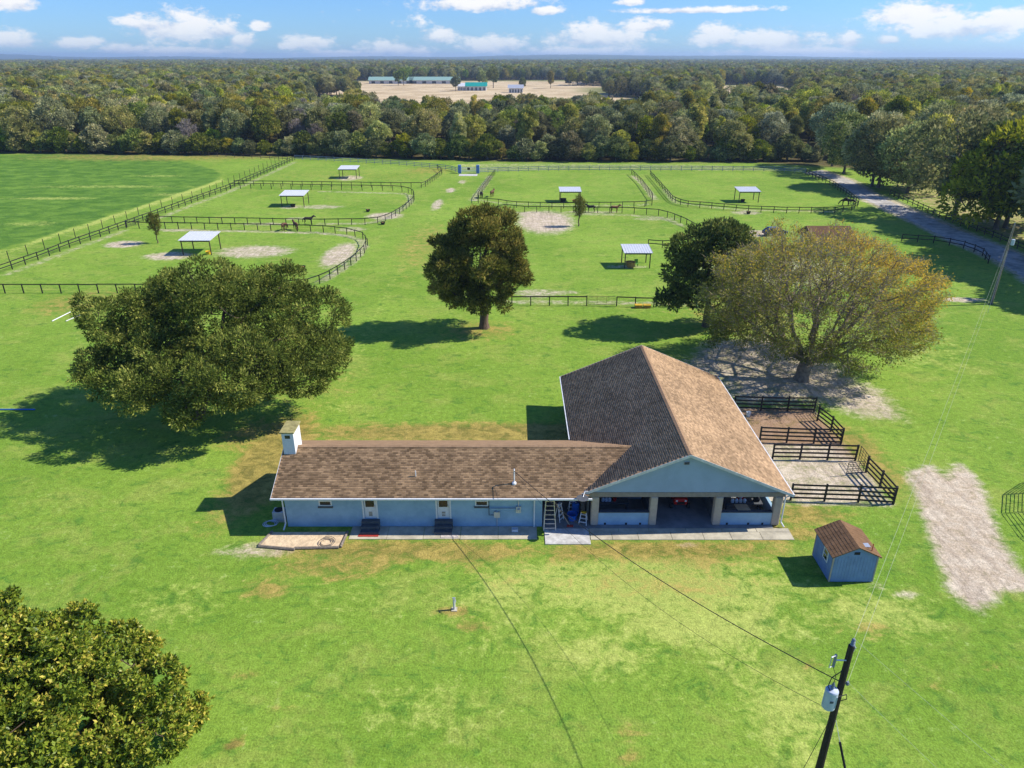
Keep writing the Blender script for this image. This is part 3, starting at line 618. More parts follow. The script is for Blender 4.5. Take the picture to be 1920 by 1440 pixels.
def mower(x, y, label, ride=True):
    t = thing('riding_mower' if ride else 'push_mower', label, 'mower', (x, y, .056))
    if ride:
        B(x - .5, x + .5, y, y + 1.1, .45, .98).build('hood', 'red', t, bevel=.12)
        B(x - .28, x + .28, y - .03, y - .002, .55, .75).build('grille', 'rubber', t)
        for s in (-1, 1):
            B(x + s * .32 - .07, x + s * .32 + .07, y - .04, y - .003, .78, .9).build('headlight', 'white', t)
            MB().tube([(x + s * .62 - .09, y + .25, .26), (x + s * .62 + .09, y + .25, .26)], .2, 14).build('wheel', 'rubber', t)
            MB().tube([(x + s * .62 - .12, y + 1.6, .36), (x + s * .62 + .12, y + 1.6, .36)], .3, 14).build('wheel', 'rubber', t)
        B(x - .45, x + .45, y + 1.102, y + 2.0, .3, .55).build('chassis', 'red', t)
        B(x - .25, x + .25, y + 1.5, y + 1.95, .552, .95).build('seat', 'rubber', t, bevel=.06)
        MB().tube([(x + .2 * math.cos(a / 2), y + 1.25 + .1 * math.sin(a / 2), 1.12 + .1 * math.sin(a / 2)) for a in range(13)], .02, 6).build('steering_wheel', 'rubber', t)
    else:
        B(x - .25, x + .25, y - .3, y + .3, .22, .36).build('deck', 'red', t, bevel=.04)
        MB().lathe(x, y, [(.18, .362), (.18, .55), (.1, .62)], 14).build('engine', 'white', t)
        for sx in (-1, 1):
            for sy in (-1, 1): MB().tube([(x + sx * .3 - .03, y + sy * .25, .17), (x + sx * .3 + .03, y + sy * .25, .17)], .11, 12).build('wheel', 'rubber', t)
        MB().tube([(x - .2, y + .3, .36), (x - .2, y + .8, 1.05), (x + .2, y + .8, 1.05), (x + .2, y + .3, .36)], .016, 6).build('handle', 'galv', t)
    return t
mower(12.25, 43.25, 'red tractor mower parked in the middle bay of the barn')
def jug(x, y, z, label, m='white', grp=None, h=.34):
    t = thing('jug', label, 'jug', (x, y, z), grp)
    MB().lathe(x, y, [(.11, z), (.12, z + .05), (.12, z + h * .65), (.05, z + h * .9), (.035, z + h)], 12).build('bottle', m, t)
    MB().lathe(x, y, [(.042, z + h + .001), (.042, z + h + .04)], 8).build('cap', 'red', t)
wb = thing('workbench', 'dark workbench in the right bay under the white jugs', 'workbench', (16.4, 43.1, .056))
B(15.3, 18.0, 42.7, 43.5, .86, .92).build('top', 'step', wb)
for sx in (15.4, 17.9):
    for sy in (42.8, 43.4): B(sx - .05, sx + .05, sy - .05, sy + .05, .056, .858).build('leg', 'step', wb)
for k in range(4): jug(15.85 + .29 * k, 42.95, .921, 'white plastic jug in the row of four on the right bay workbench', 'white', 'white jugs on the workbench')
wb2 = thing('workbench', 'dark workbench in the left bay below the blue stall wall', 'workbench', (7.2, 43.0, .056))
B(6.2, 8.4, 42.8, 43.5, .86, .92).build('top', 'step', wb2)
for sx in (6.3, 8.3):
    for sy in (42.9, 43.4): B(sx - .05, sx + .05, sy - .05, sy + .05, .056, .858).build('leg', 'step', wb2)
for k in range(3): jug(6.55 + .24 * k, 43.1, .921, 'pale blue jug in the row on the left bay workbench', 'transformer', 'pale jugs on the left workbench')
bk = thing('bucket', 'red bucket on the left bay workbench beside pale jugs', 'bucket', (7.4, 43.15, .921))
MB().lathe(7.4, 43.15, [(.11, .921), (.15, 1.2), (.16, 1.22), (.13, 1.2), (.1, .95)], 14).build('shell', 'red', bk)
hm = thing('push_mower', 'red and white mower on the right bay bench behind the jugs', 'mower', (16.45, 43.3, .921))
B(16.25, 16.75, 43.12, 43.48, .93, 1.15).build('deck', 'red', hm, bevel=.05)
MB().lathe(16.5, 43.3, [(.17, 1.152), (.17, 1.33), (.08, 1.4)], 12).build('engine', 'white', hm)
gb = thing('tool_bag', 'black tool bag at the right end of the right bay bench', 'bag', (17.6, 43.1, .921))
B(17.4, 17.85, 42.95, 43.25, .922, 1.25).build('body', 'rubber', gb, bevel=.08)
MB().tube([(17.5, 43.1, 1.24), (17.52, 43.1, 1.4), (17.72, 43.1, 1.4), (17.75, 43.1, 1.24)], .02, 6).build('handle', 'galv', gb)
tag(MB().poly([(15.85, 41.62, 1.15), (16.75, 41.62, 1.15), (16.65, 42.3, 1.17), (15.75, 42.3, 1.17)], (0, 0, .03)).build('cardboard_sheet', 'cardboard'), 'flat tan cardboard sheet on the ledge of the right bay', 'cardboard')
wbk = thing('bucket', 'small white bucket beside the barn eave in the back pen', 'bucket', (*G(1403, 780), 0))
_x, _y = G(1403, 780); MB().lathe(_x, _y, [(.15, 0.0), (.2, .38), (.22, .40), (.18, .38), (.13, .04)], 14).build('shell', 'white', wbk)
MB().tube([(_x + .2 * math.cos(a * .52), _y, .38 + .14 * math.sin(a * .52)) for a in range(7)], .012, 5).build('handle', 'galv', wbk)
# ------------------------------------------------------------------ blue garden shed
def shed():
    x0, x1, y0, y1 = 19.9, 22.65, 35.45, 38.1; xm = (x0 + x1) / 2; e, r = 2.0, 2.72
    t = thing('garden_shed', 'small blue garden shed with rusty brown roof on the front lawn', 'shed', (xm, (y0 + y1) / 2, 0))
    MB().poly([(x0, y0, .05), (x1, y0, .05), (x1, y0, e), (xm + .25, y0, r - .12), (xm - .25, y0, r - .12), (x0, y0, e)], (0, y1 - y0, 0)).build('wall', 'shed_blue', t)
    for k in range(13): B(x0 + .1 + k * .2, x0 + .115 + k * .2, y0 - .012, y0 - .001, .06, e - .02).build('batten', 'shed_blue', t)
    for k in range(12): B(x0 - .012, x0 - .001, y0 + .15 + k * .2, y0 + .165 + k * .2, .06, e - .02).build('batten', 'shed_blue', t)
    for (a, b) in ((x0 - .025, y0 - .03), (x1 - .05, y0 - .03), (x0 - .025, y1 - .06)): B(a, a + .075, b, b + .075, .06, e).build('corner_trim', 'pillar', t)
    v = B(xm - .17, xm + .17, y0 - .03, y0 - .002, 2.15, 2.33).build('vent', 'rubber', t)
    w = wall_grid(MB(), 36.1, 36.75, 1.0, 1.8, 0, .05, [(36.17, 36.68, 1.07, 1.38), (36.17, 36.68, 1.42, 1.73)])
    w.v = [(x0 - .045 + y, x, z) for (x, y, z) in w.v]; f = w.build('window', 'white', t)
    B(x0 - .02, x0 - .004, 36.17, 36.68, 1.07, 1.73).build('pane', 'glass', f)
    rs = np.random.RandomState(9)
    for s in (-1, 1):
        xe = xm + s * (x1 - x0 + .3) / 2
        rf = MB().poly([(xm + s * .001, y0 - .14, r + .03), (xe, y0 - .14, e + .0), (xe, y1 + .14, e + .0), (xm + s * .001, y1 + .14, r + .03)], (0, 0, -.05)).build('roof', 'shed_roof', t)
        L = math.hypot(xe - xm, r - e); n = 8
        for i in range(n):
            for j in range(9):
                a0, a1 = i / n, (i + 1.06) / n; ya, yb = y0 - .14 + j * .328, y0 - .14 + j * .328 + .318
                lf = .012 + rs.uniform(0, .01)
                q = lambda a, y, z: (xm + (xe - xm) * a + s * .002, y, r + .03 + (e - r - .03) * a + z)
                MB().poly([q(a0, ya, .003), q(a1, ya, lf), q(a1, yb, lf), q(a0, yb, .003)], (0, 0, .008)).build('shingle', 'shed_roof', rf)
    sk = B(xm + .55, xm + .95, y0 + .35, y0 + .75, 2.42, 2.46).build('roof_vent', 'alum', t); sk.rotation_euler = (0, 0, 0)
    MB().tube([(xm + .95, y0 + .15, 2.2), (xm + .95, y0 + .15, 2.85)], .025, 6).build('vent_pipe', 'red_rust', t)
shed()

# ------------------------------------------------------------------ fences
def resample(pts, step):
    P = [Vector((*G(*p), 0)) for p in pts]; out = [P[0].copy()]
    tot = sum((b - a).length for a, b in zip(P, P[1:])); n = max(1, round(tot / step)); st = tot / n
    need = st; 
    for a, b in zip(P, P[1:]):
        L = (b - a).length; t = 0.0
        while L - t >= need - 1e-6:
            t += need; out.append(a.lerp(b, min(1, t / L))); need = st
        need -= (L - t)
    return out
UNIT = {}
def unit(kind, m, k=None):
    key = (kind, m)
    if key not in UNIT:
        if kind == 'post': UNIT[key] = B(-.06, .06, -.06, .06, 0, 1.0).mesh('post', m)
        elif kind == 'rail': UNIT[key] = B(0, 1, -.02, .02, -.07, .07).mesh('rail', m)
        elif kind == 'wire': UNIT[key] = B(0, 1, -.005, .005, -.005, .005).mesh('strand', m)
    return UNIT[key]
def fence(name, label, pts, h=1.35, step=2.6, rails=(1.28,), mat_='black', wires=0, group=None, gates=(), thin=1.0):
    P = resample(pts, step); t = thing(name, label, 'fence', P[0], group); rd = random.Random(len(P) * 7)
    for i, p in enumerate(P):
        place('post', unit('post', mat_), t, p, rd.uniform(0, .3), (thin, thin, h + rd.uniform(-.04, .05)), (rd.uniform(-.02, .02), rd.uniform(-.02, .02), 0))
    for i, (a, b) in enumerate(zip(P, P[1:])):
        d = b - a; rz = math.atan2(d.y, d.x)
        off = Vector((-math.sin(rz), math.cos(rz), 0)) * -.08 * 1
        if i in gates: continue
        for z in rails: place('rail', unit('rail', mat_), t, a + off + Vector((0, 0, z + rd.uniform(-.02, .02))), 0, (d.length, 1, 1), (0, rd.uniform(-.006, .006), rz))
    if wires:
        mb = MB()
        for k in range(wires):
            z = .12 + k * (h - .25) / max(1, wires - 1) * .9
            for a, b in zip(P, P[1:]): mb.tube([(a.x, a.y, z), (b.x, b.y, z)], .007, 3, False)
        o = mb.build('wire_mesh', 'wire', t); o['kind'] = 'stuff'
    return t
NW = 4
fence('paddock_fence', 'black board and wire fence round the near left paddock behind the big tree', [(237,428),(300,429),(480,432),(600,435),(650,440),(680,448),(690,459),(683,476),(665,493),(640,511),(610,529),(570,542),(400,549),(165,550),(-60,550)], wires=NW)
fence('paddock_fence', 'black fence running along the dark green field on the left', [(-60,534),(10,510),(83,484),(133,464),(192,443),(235,427),(290,407),(360,381),(427,357),(490,329),(553,300)], rails=(1.28, .75), step=2.8)
fence('field_fence', 'thin wire fence on tall stakes along the edge of the dark field', [(-60,515),(40,482),(143,446),(250,408),(393,362),(470,328),(530,300)], h=1.7, step=4.0, rails=(), wires=3, thin=.7)
fence('paddock_fence', 'black fence round the middle left paddock with its rounded end', [(277,417),(420,420),(600,423),(680,422),(710,419),(733,411),(752,399),(767,388),(777,377),(775,366),(762,360),(733,358),(600,356),(500,354),(432,354)], wires=NW)
fence('paddock_fence', 'black fence along the near side of the far left paddock', [(440,348),(600,350),(750,352),(795,352),(813,339),(830,326),(820,318)], wires=3)
fence('board_fence', 'grey board fence along the woods left of the entrance gate', [(553,299),(650,304),(750,310),(845,319),(861,325)], h=1.4, step=3.0, rails=(1.3, .85, .4), mat_='fence_grey')
fence('board_fence', 'grey board fence along the woods right of the entrance gate', [(897,325),(930,323),(1050,320),(1240,320),(1465,321),(1510,325)], h=1.4, step=3.0, rails=(1.3, .85, .4), mat_='fence_grey')
fence('board_fence', 'brown rail fence at the foot of the woods beyond the dark field', [(-30,282),(100,281),(240,284),(330,289),(420,294),(540,301)], h=1.3, step=3.6, rails=(1.2, .6), mat_='fence_brown')
fence('paddock_fence', 'black fence round the far middle paddock with the chestnut horse', [(928,327),(915,345),(896,372),(897,382),(933,384),(963,389),(1040,391),(1093,390),(1150,390),(1193,389),(1210,388),(1222,386),(1223,374),(1202,345),(1184,327)], wires=NW)
fence('paddock_fence', 'black fence round the centre paddock between the two dark trees', [(900,500),(905,430),(925,400),(947,394),(977,398),(1080,399),(1173,400),(1233,404),(1258,410),(1284,421),(1307,434),(1316,455),(1320,500)], wires=NW)
fence('paddock_fence', 'black fence across the near side of the centre paddock', [(925,573),(945,573),(1020,573),(1100,573)], step=2.55, wires=5, thin=1.1)
fence('paddock_fence', 'black fence between the paddock gate and the dark leafy tree', [(1156,574),(1188,575),(1220,576),(1255,576),(1292,577),(1330,577)], step=2.55, wires=5, thin=1.1)
fence('paddock_fence', 'black fence round the far right paddock beside the gravel drive', [(1219,329),(1240,353),(1262,379),(1282,387),(1330,391),(1400,397),(1480,400),(1560,400),(1598,395),(1610,386),(1590,369),(1560,349),(1511,327)], wires=NW, rails=(1.28, .7))
fence('paddock_fence', 'short black fence of the small pen left of the dark leafy tree', [(1215,463),(1242,465),(1290,462)], rails=(1.28, .7))
fence('drive_fence', 'dark rail fence on the near side of the gravel drive in tree shade', [(1690,452),(1750,456),(1800,464),(1840,478),(1852,494)], rails=(1.2, .6))
fence('drive_fence', 'dark rail fence on the wooded side of the gravel drive', [(1668,366),(1762,409),(1837,437),(1920,472),(2000,505)], rails=(1.2, .6), wires=2)
def corral(label, pts, **k): return fence('corral_fence', label, pts, h=1.5, step=2.5, rails=(1.42, 1.05, .68, .3), **k)
corral('black four rail corral fence farthest back beside the barn', [(1376,768),(1450,771),(1526,772)])
corral('slanting black corral fence at the outer end of the back pen', [(1532,789),(1556,808),(1577,831)])
corral('black four rail corral fence closing the near side of the back pen', [(1424,828),(1500,831),(1576,833)])
corral('black four rail corral fence closing the far side of the front pen', [(1448,861),(1528,862),(1603,864)])
corral('slanting black corral fence at the outer end of the front pen', [(1623,886),(1650,915),(1675,944)])
corral('black four rail corral fence nearest the shed, along the front pen', [(1482,938),(1545,940),(1612,942),(1674,946)])
def gate(name, label, a, b, h=1.25, m='galv', bars=5, rot=0.0):
    A, Bp = Vector((*G(*a), 0)), Vector((*G(*b), 0)); d = Bp - A; L = d.length; rz = math.atan2(d.y, d.x)
    t = thing(name, label, 'gate', A); t.rotation_euler[2] = rz; t.location = (0, 0, 0)
    MB().tube([(.05, 0, .2), (.05, 0, h), (L - .05, 0, h), (L - .05, 0, .2), (.05, 0, .2)], .03, 6).build('frame', m, t)
    for k in range(1, bars): MB().tube([(.06, 0, .2 + (h - .2) * k / bars), (L - .06, 0, .2 + (h - .2) * k / bars)], .018, 6).build('bar', m, t)
    for k in (1, 2): MB().tube([(L * k / 3, .0, .21), (L * k / 3, .0, h - .01)], .016, 6).build('upright', m, t)
    t.location = A; return t
gate('field_gate', 'tubular steel gate in the near side of the centre paddock', (1102,573), (1154,574), 1.3, 'post_brown')
gate('corral_gate', 'narrow dark corral gate at the outer corner of the back pen', (1520,775), (1532,789), 1.5, 'black')
gate('corral_gate', 'narrow dark corral gate at the outer corner of the front pen', (1608,866), (1622,885), 1.5, 'black')
gate('corral_gate', 'dark rail panel added for the fence shadow lines inside the front pen', (1585,892), (1618,889), 1.2, 'black')  # no real gate: added panel stands in for the slanting fence's shadow lines
gate('field_gate', 'steel gate between fences at the corner of the near left paddock', (237,428), (262,420), 1.3, 'black')
# entrance gate with blue posts
eg = thing('entrance_gate', 'white entrance gate hung between two thick blue posts', 'gate', (*G(879, 325), 0))
gx0, gx1 = G(862, 325), G(896, 325)
for g in (gx0, gx1): B(g[0] - .45, g[0] + .45, g[1] - .45, g[1] + .45, 0, 2.3).build('post', M.setdefault('post_blue', mat('blue_gate_post', S(92, 128, 186), .7, .08)), eg, bevel=.05)
for z in (.4, .8, 1.2, 1.6): B(gx0[0] + .46, gx1[0] - .46, gx0[1] - .04, gx0[1] + .04, z - .06, z + .06).build('bar', 'white', eg)
B((gx0[0] + gx1[0]) / 2 - .4, (gx0[0] + gx1[0]) / 2 + .4, gx0[1] - .08, gx0[1] - .045, .95, 1.6).build('plaque', 'rubber', eg)
tag(B(gx0[0], gx1[0], gx0[1] - 5, gx0[1] - 1.5, .004, .03).build('cattle_grid', 'concrete_new'), 'pale concrete apron in front of the entrance gate', 'apron')
# round pen at the right edge
def round_pen():
    (lx, ly) = G(1890, 985); r = 7.5; cx, cy = lx + r + 1.9, ly - 1.2
    t = thing('round_pen', 'round training pen of black steel panels at the right edge', 'pen', (cx, cy, 0)); n = 16
    for k in range(n):
        a0, a1 = 2 * math.pi * k / n, 2 * math.pi * (k + 1) / n
        A, Bp = Vector((cx + r * math.cos(a0), cy + r * math.sin(a0), 0)), Vector((cx + r * math.cos(a1), cy + r * math.sin(a1), 0))
        e = (Bp - A).normalized() * .06; A += e; Bp -= e; z = Vector((0, 0, 1))
        p = MB().tube([A + z * .1, A + z * 1.85, Bp + z * 1.85, Bp + z * .1, A + z * .1], .035, 6).build('panel_frame', 'black', t)
        for j in range(1, 6): MB().tube([A + z * (.1 + 1.75 * j / 6), Bp + z * (.1 + 1.75 * j / 6)], .025, 5).build('bar', 'black', p)
        mid = (A + Bp) / 2; MB().tube([mid + z * .11, mid + z * 1.84], .022, 5).build('upright', 'black', p)
round_pen()

# ------------------------------------------------------------------ field shelters
def shelter(px, py, label, w=4.4, d=3.6, hay='hay', bits=True):
    x, y = G(px, py); t = thing('field_shelter', label, 'shelter', (x, y, 0), None)
    for sx in (0, 1):
        for sy in (0, 1): B(x + sx * w - .07, x + sx * w + .07, y + sy * d - .07, y + sy * d + .07, 0, 2.45 + .35 * sy).build('post', 'post_brown', t)
    rf = MB().poly([(x - .3, y - .4, 2.47), (x + w + .3, y - .4, 2.47), (x + w + .3, y + d + .4, 2.87), (x - .3, y + d + .4, 2.87)], (0, 0, .06)).build('roof', 'roof_white', t)
    for k in range(12):
        xx = x - .25 + k * (w + .5) / 11
        MB().poly([(xx - .02, y - .4, 2.532), (xx + .02, y - .4, 2.532), (xx + .02, y + d + .4, 2.932), (xx - .02, y + d + .4, 2.932)], (0, 0, .035)).build('rib', 'galv', rf)
    B(x - .1, x + w + .1, y - .25, y - .13, 2.25, 2.44).build('beam', 'post_brown', t)
    B(x - .1, x + w + .1, y + d + .08, y + d + .2, 2.6, 2.79).build('beam', 'post_brown', t)
    return x, y
def feeder(x, y, z, label, m='wood_old', s=1.0):
    t = thing('feed_trough', label, 'trough', (x, y, z))
    MB().lathe(x, y, [(.3 * s, z), (.42 * s, z + .45 * s), (.45 * s, z + .47 * s), (.38 * s, z + .45 * s), (.28 * s, z + .1)], 12).build('tub', m, t)
    MB().lathe(x, y, [(.36 * s, z + .3 * s), (.2 * s, z + .4 * s)], 10).build('hay', 'hay', t)
x, y = shelter(344, 478, 'white roofed shelter in the near left paddock above the big tree', 4.7, 4.2); feeder(x + 4.0, y + .6, 0, 'yellow feed tub under the near left shelter', 'yellow', 1.1)
x, y = shelter(529, 388, 'white roofed shelter in the middle left paddock', 4.9, 4.0); feeder(x + 2.5, y - .2, 0, 'dark feed tub by the shelter in the middle left paddock', 'rubber', 1.3)
x, y = shelter(637, 335, 'white roofed shelter in the far left paddock near the woods', 4.6, 4.0)
x, y = shelter(1051, 380, 'white roofed shelter in the far middle paddock', 4.4, 3.4); feeder(x + .6, y + .5, 0, 'black feed tub under the far middle shelter', 'rubber', 1.8); feeder(x + 3.2, y + .2, 0, 'brown feed tub under the far middle shelter', 'hay', 1.3)
x, y = shelter(1385, 380, 'white roofed shelter in the far right paddock', 4.4, 3.6); feeder(x + 1.2, y + 1.0, 0, 'dark feed tub under the far right shelter', 'rubber', 1.2)
x, y = shelter(1171, 503, 'white roofed shelter in the centre paddock nearest the house', 3.9, 3.4); feeder(x + 1.0, y + .6, 0, 'wide brown hay tub under the centre paddock shelter', 'hay', 1.9)
ct = thing('garden_chair', 'green plastic chair under the centre paddock shelter', 'chair', (x + 2.0, y + 1.2, 0))
for a in (-.22, .22):
    for b in (-.22, .22): B(x + 2 + a - .03, x + 2 + a + .03, y + 1.2 + b - .03, y + 1.2 + b + .03, 0, .42).build('leg', 'green_paint', ct)
B(x + 1.72, x + 2.28, y + .92, y + 1.48, .421, .48).build('seat', 'green_paint', ct); B(x + 1.72, x + 2.28, y + 1.42, y + 1.48, .481, 1.1).build('backrest', 'green_paint', ct)
for px, py, lab in ((1197, 577, 'left one of two yellow feed boxes by the centre paddock fence'), (1213, 577, 'right one of two yellow feed boxes by the centre paddock fence')):
    x, y = G(px, py); t = thing('feed_box', lab, 'box', (x, y, 0)); B(x - .45, x + .45, y - .3, y + .3, .0, .38).build('body', 'hay', t); B(x - .5, x + .5, y - .35, y + .35, .381, .45).build('lid', 'yellow', t)
for px, py, lab in ((568, 505, 'small grey water tub in the near left paddock'), (1403, 401, 'black water tub at the fence of the far right paddock'), (690, 397, 'small dark water tub in the middle left paddock'), (718, 421, 'dark tub at the corner of the middle left paddock fence')):
    x, y = G(px, py); feeder(x, y, 0, lab, 'rubber', 1.1)
# posts, poles and pipes on the turf
def ground_pole(p, q, m, label):
    a, b = G(*p), G(*q); t = MB().tube([(a[0], a[1], .07), (b[0], b[1], .07)], .06, 8).build('jump_pole', m); tag(t, label, 'pole', None)
ground_pole((98, 603), (132, 586), 'white', 'left white jump pole lying on the grass left of the big tree')
ground_pole((124, 603), (150, 592), 'offwhite', 'white jump pole lying half under the left edge of the big tree')
ground_pole((-40, 769), (66, 769), 'blue_plastic', 'blue jump pole lying in the big tree shade at the left edge')
x, y = G(852, 1143); sp = thing('standpipe', 'white standpipe tap standing alone on the front lawn', 'tap', (x, y, 0))
MB().tube([(x, y, 0), (x, y, .85)], .07, 8).build('pipe', 'offwhite', sp); MB().tube([(x, y, .8), (x + .1, y - .16, .86), (x + .1, y - .2, .74)], .035, 6).build('spout', 'galv', sp)
MB().tube([(x - .1, y, .9), (x + .1, y, .9)], .025, 6).build('handle', 'galv', sp); B(x - .17, x + .17, y - .17, y + .17, .0, .05).build('foot', 'concrete', sp)

# ------------------------------------------------------------------ utility poles and wires
def sag(a, b, s, n=24):
    a, b = Vector(a), Vector(b); return [tuple(a.lerp(b, i / n) - Vector((0, 0, 4 * s * (i / n) * (1 - i / n)))) for i in range(n + 1)]
PX, PY = 12.9, 20.4
up = thing('utility_pole', 'dark wooden utility pole with grey transformer in the near right corner', 'utility pole', (PX, PY, 0))
MB().tube([(PX, PY, 0), (PX, PY, 5), (PX, PY, 9.7)], [.17, .14, .115], 14).build('shaft', 'pole', up, smooth=False)
ti = MB().lathe(PX + .03, PY, [(.05, 9.70), (.10, 9.75), (.05, 9.82), (.09, 9.87), (.045, 9.93), (.08, 9.98), (.04, 10.04)], 12).build('top_insulator', 'porcelain', up)
MB().tube([(PX + .12, PY, 9.4), (PX + .17, PY, 9.6), (PX + .06, PY, 9.72)], .03, 6).build('insulator_bracket', 'galv', ti)
tx, ty = PX - .40, PY - .16
tr = MB().lathe(tx, ty, [(.2, 6.62), (.25, 6.68), (.25, 7.55), (.22, 7.60), (.05, 7.64)], 20).build('transformer', 'transformer', up)
for k in range(5):
    a = math.pi * (.3 + k * .35); MB().tube([(tx + .26 * math.cos(a), ty + .26 * math.sin(a), 6.8), (tx + .26 * math.cos(a), ty + .26 * math.sin(a), 7.4)], .018, 5).build('cooling_fin', 'transformer', tr)
MB().lathe(tx, ty, [(.05, 7.645), (.08, 7.7), (.045, 7.76), (.07, 7.82), (.03, 7.95)], 10).build('bushing', 'porcelain', tr)
B(tx - .12, tx + .02, ty - .262, ty - .252, 7.12, 7.22).build('nameplate', 'step', tr)
MB().tube([(PX - .10, PY - .03, 7.3), (tx + .2, ty + .08, 7.3)], .035, 6).build('mount', 'galv', up)
MB().tube([(PX - .1, PY - .03, 6.9), (tx + .2, ty + .08, 6.9)], .035, 6).build('mount', 'galv', up)
MB().tube([(PX - .08, PY - .05, 9.0), (PX - .55, PY - .12, 9.08)], .03, 6).build('cutout_arm', 'galv', up)
co = MB().tube([(PX - .57, PY - .12, 8.75), (PX - .57, PY - .12, 9.35)], .055, 8).build('cutout_fuse', 'porcelain', up)
MB().tube([(PX - .6, PY - .14, 9.33), (PX - .78, PY - .24, 9.36), (PX - .8, PY - .26, 8.85), (PX - .6, PY - .14, 8.8)], .025, 6).build('fuse_tube', 'galv', co)
MB().tube([(PX - .57, PY - .12, 8.75), (tx, ty, 8.3), (tx, ty, 7.95)], .012, 5).build('lead_wire', 'wire', up)
MB().tube([(PX - .1, PY - .05, 8.5), (PX - .5, PY - .1, 8.15), (tx - .2, ty, 7.75), (tx - .12, ty - .1, 7.62)], .02, 5).build('lead_wire', 'wire', up)
MB().tube([(tx + .2, ty - .1, 7.3), (PX + .25, PY - .1, 7.25), (PX + .3, PY - .1, 7.0), (PX + .12, PY - .05, 6.85)], .02, 5).build('lead_wire', 'wire', up)
MB().lathe(PX + .2, PY - .05, [(.06, 7.72), (.08, 7.78), (.05, 7.88)], 8).build('side_insulator', 'porcelain', up)
MB().tube([(PX + .1, PY, 7.8), (PX + .2, PY - .05, 7.8)], .025, 5).build('side_bracket', 'galv', up)
gw = MB().tube([(PX + .13, PY, 5.8), (PX + 1.35, PY - 2.6, 0)], .012, 5).build('guy_wire', 'galv', up)
MB().tube([(PX + .30, PY - .4, 4.95), (PX + .62, PY - 1.06, 3.5)], .05, 8).build('guy_guard', 'rubber', gw)
MB().tube([(PX - .1, PY - .05, 5.9), (PX - 2.6, PY - 1.6, .02)], .012, 5).build('guy_wire', 'wire', up)
P2 = (64.17, 91.0)
u2 = thing('utility_pole', 'pale weathered utility pole standing beyond the oak near the gravel drive', 'utility pole', (*P2, 0))
MB().tube([(*P2, 0), (*P2, 10.6)], [.17, .12], 12).build('shaft', 'wood_old', u2)
MB().lathe(P2[0] + .3, P2[1] - .2, [(.18, 8.0), (.22, 8.05), (.22, 8.75), (.05, 8.8)], 14).build('transformer', 'transformer', u2)
MB().lathe(P2[0], P2[1], [(.05, 10.605), (.09, 10.68), (.05, 10.75), (.08, 10.8), (.03, 10.9)], 10).build('top_insulator', 'porcelain', u2)
MB().tube([(P2[0] + .1, P2[1], 7.5), (P2[0] - 2.6, P2[1] - 3.5, 0)], .015, 5).build('guy_wire', 'galv', u2)
def wire(pts, r, m, label, name='power_line', cat='wire'): return tag(MB().tube(pts, r, 5, False).build(name, m), label, cat)
wire(sag((PX + .03, PY, 10.03), (P2[0], P2[1], 10.85), 1.2, 40), .006, 'line', 'upper bright power line from the near pole to the far pole')
wire(sag((PX + .2, PY - .05, 7.86), (P2[0] + .1, P2[1], 9.0), 1.4, 40), .006, 'line', 'lower bright neutral line between the two utility poles')
wire(sag((PX - .12, PY - .05, 7.9), (.15, 41.5, 4.42), .9, 40), .022, 'wire', 'thick dark service cable from near pole to the house roof mast', 'service_cable', 'cable')
wire(sag((PX - .12, PY - .05, 6.3), (.15, 41.5, 4.3), 1.7, 40), .009, 'wire', 'thin dark cable sagging below the thick service cable', 'service_cable', 'cable')
wire(sag((PX + .03, PY, 10.03), (30, -12, 10.5), 1.0, 30), .005, 'line', 'upper bright power line leaving the near pole toward the bottom right')
wire(sag((PX + .2, PY - .05, 7.86), (29, -12, 8.2), 1.0, 30), .005, 'line', 'lower bright line leaving the near pole toward the bottom right')

# ------------------------------------------------------------------ trees
def leaf_quads(rs, C, D, L, W):
    # rhombic leaf sprays: base point C, axis D
    n = len(C); D = D / (np.linalg.norm(D, axis=1, keepdims=True) + 1e-9)
    Rv = rs.normal(size=(n, 3)); Sd = np.cross(D, Rv); Sd /= (np.linalg.norm(Sd, axis=1, keepdims=True) + 1e-9)
    L = L[:, None]; W = W[:, None]; N = np.cross(D, Sd)
    V = np.stack([C, C + D * L * .45 + Sd * W * .5 + N * W * .12, C + D * L, C + D * L * .45 - Sd * W * .5 + N * W * .12], 1).reshape(-1, 3)
    F = np.arange(n * 4).reshape(-1, 4); return V, F
def lumpy(rs, lobes, n=8, lo=.34, hi=.56, out=.82):
    res = [tuple(np.array(l) * np.array([1, 1, 1, .62, .62, .62])) for l in lobes]
    for l in np.array(lobes, float):
        u = rs.normal(size=(n * 2, 3)); u /= np.linalg.norm(u, axis=1, keepdims=True); u = u[u[:, 2] > -.55][:n]
        for q in u:
            f = rs.uniform(lo, hi); o = rs.uniform(out - .14, out + .12)
            res.append((*(l[:3] + q * l[3:6] * o), l[3] * f, l[4] * f, l[5] * f * rs.uniform(.7, .95)))
    return res
def clumps_from_lobes(rs, lobes, per, r0, r1, zmin=-1.0, inset=.35):
    out = []; lob = np.array(lobes, float)
    for i, l in enumerate(lob):
        n = int(per * (l[3] * l[4] + l[3] * l[5] + l[4] * l[5]) / 3 / 10) + 2
        u = rs.normal(size=(n * 3, 3)); u /= np.linalg.norm(u, axis=1, keepdims=True); u = u[u[:, 2] > zmin][:n]
        rad = 1 - inset * rs.rand(len(u), 1) ** 1.6
        p = l[:3] + u * rad * l[3:6]; keep = np.ones(len(p), bool)
        for j, q in enumerate(lob):
            if j != i: keep &= ((((p - q[:3]) / (q[3:6] * .78)) ** 2).sum(1) > 1)
        for pp, uu in zip(p[keep], (u / l[3:6])[keep]): out.append((*pp, *(uu / np.linalg.norm(uu)), rs.uniform(r0, r1)))
    return np.array(out)
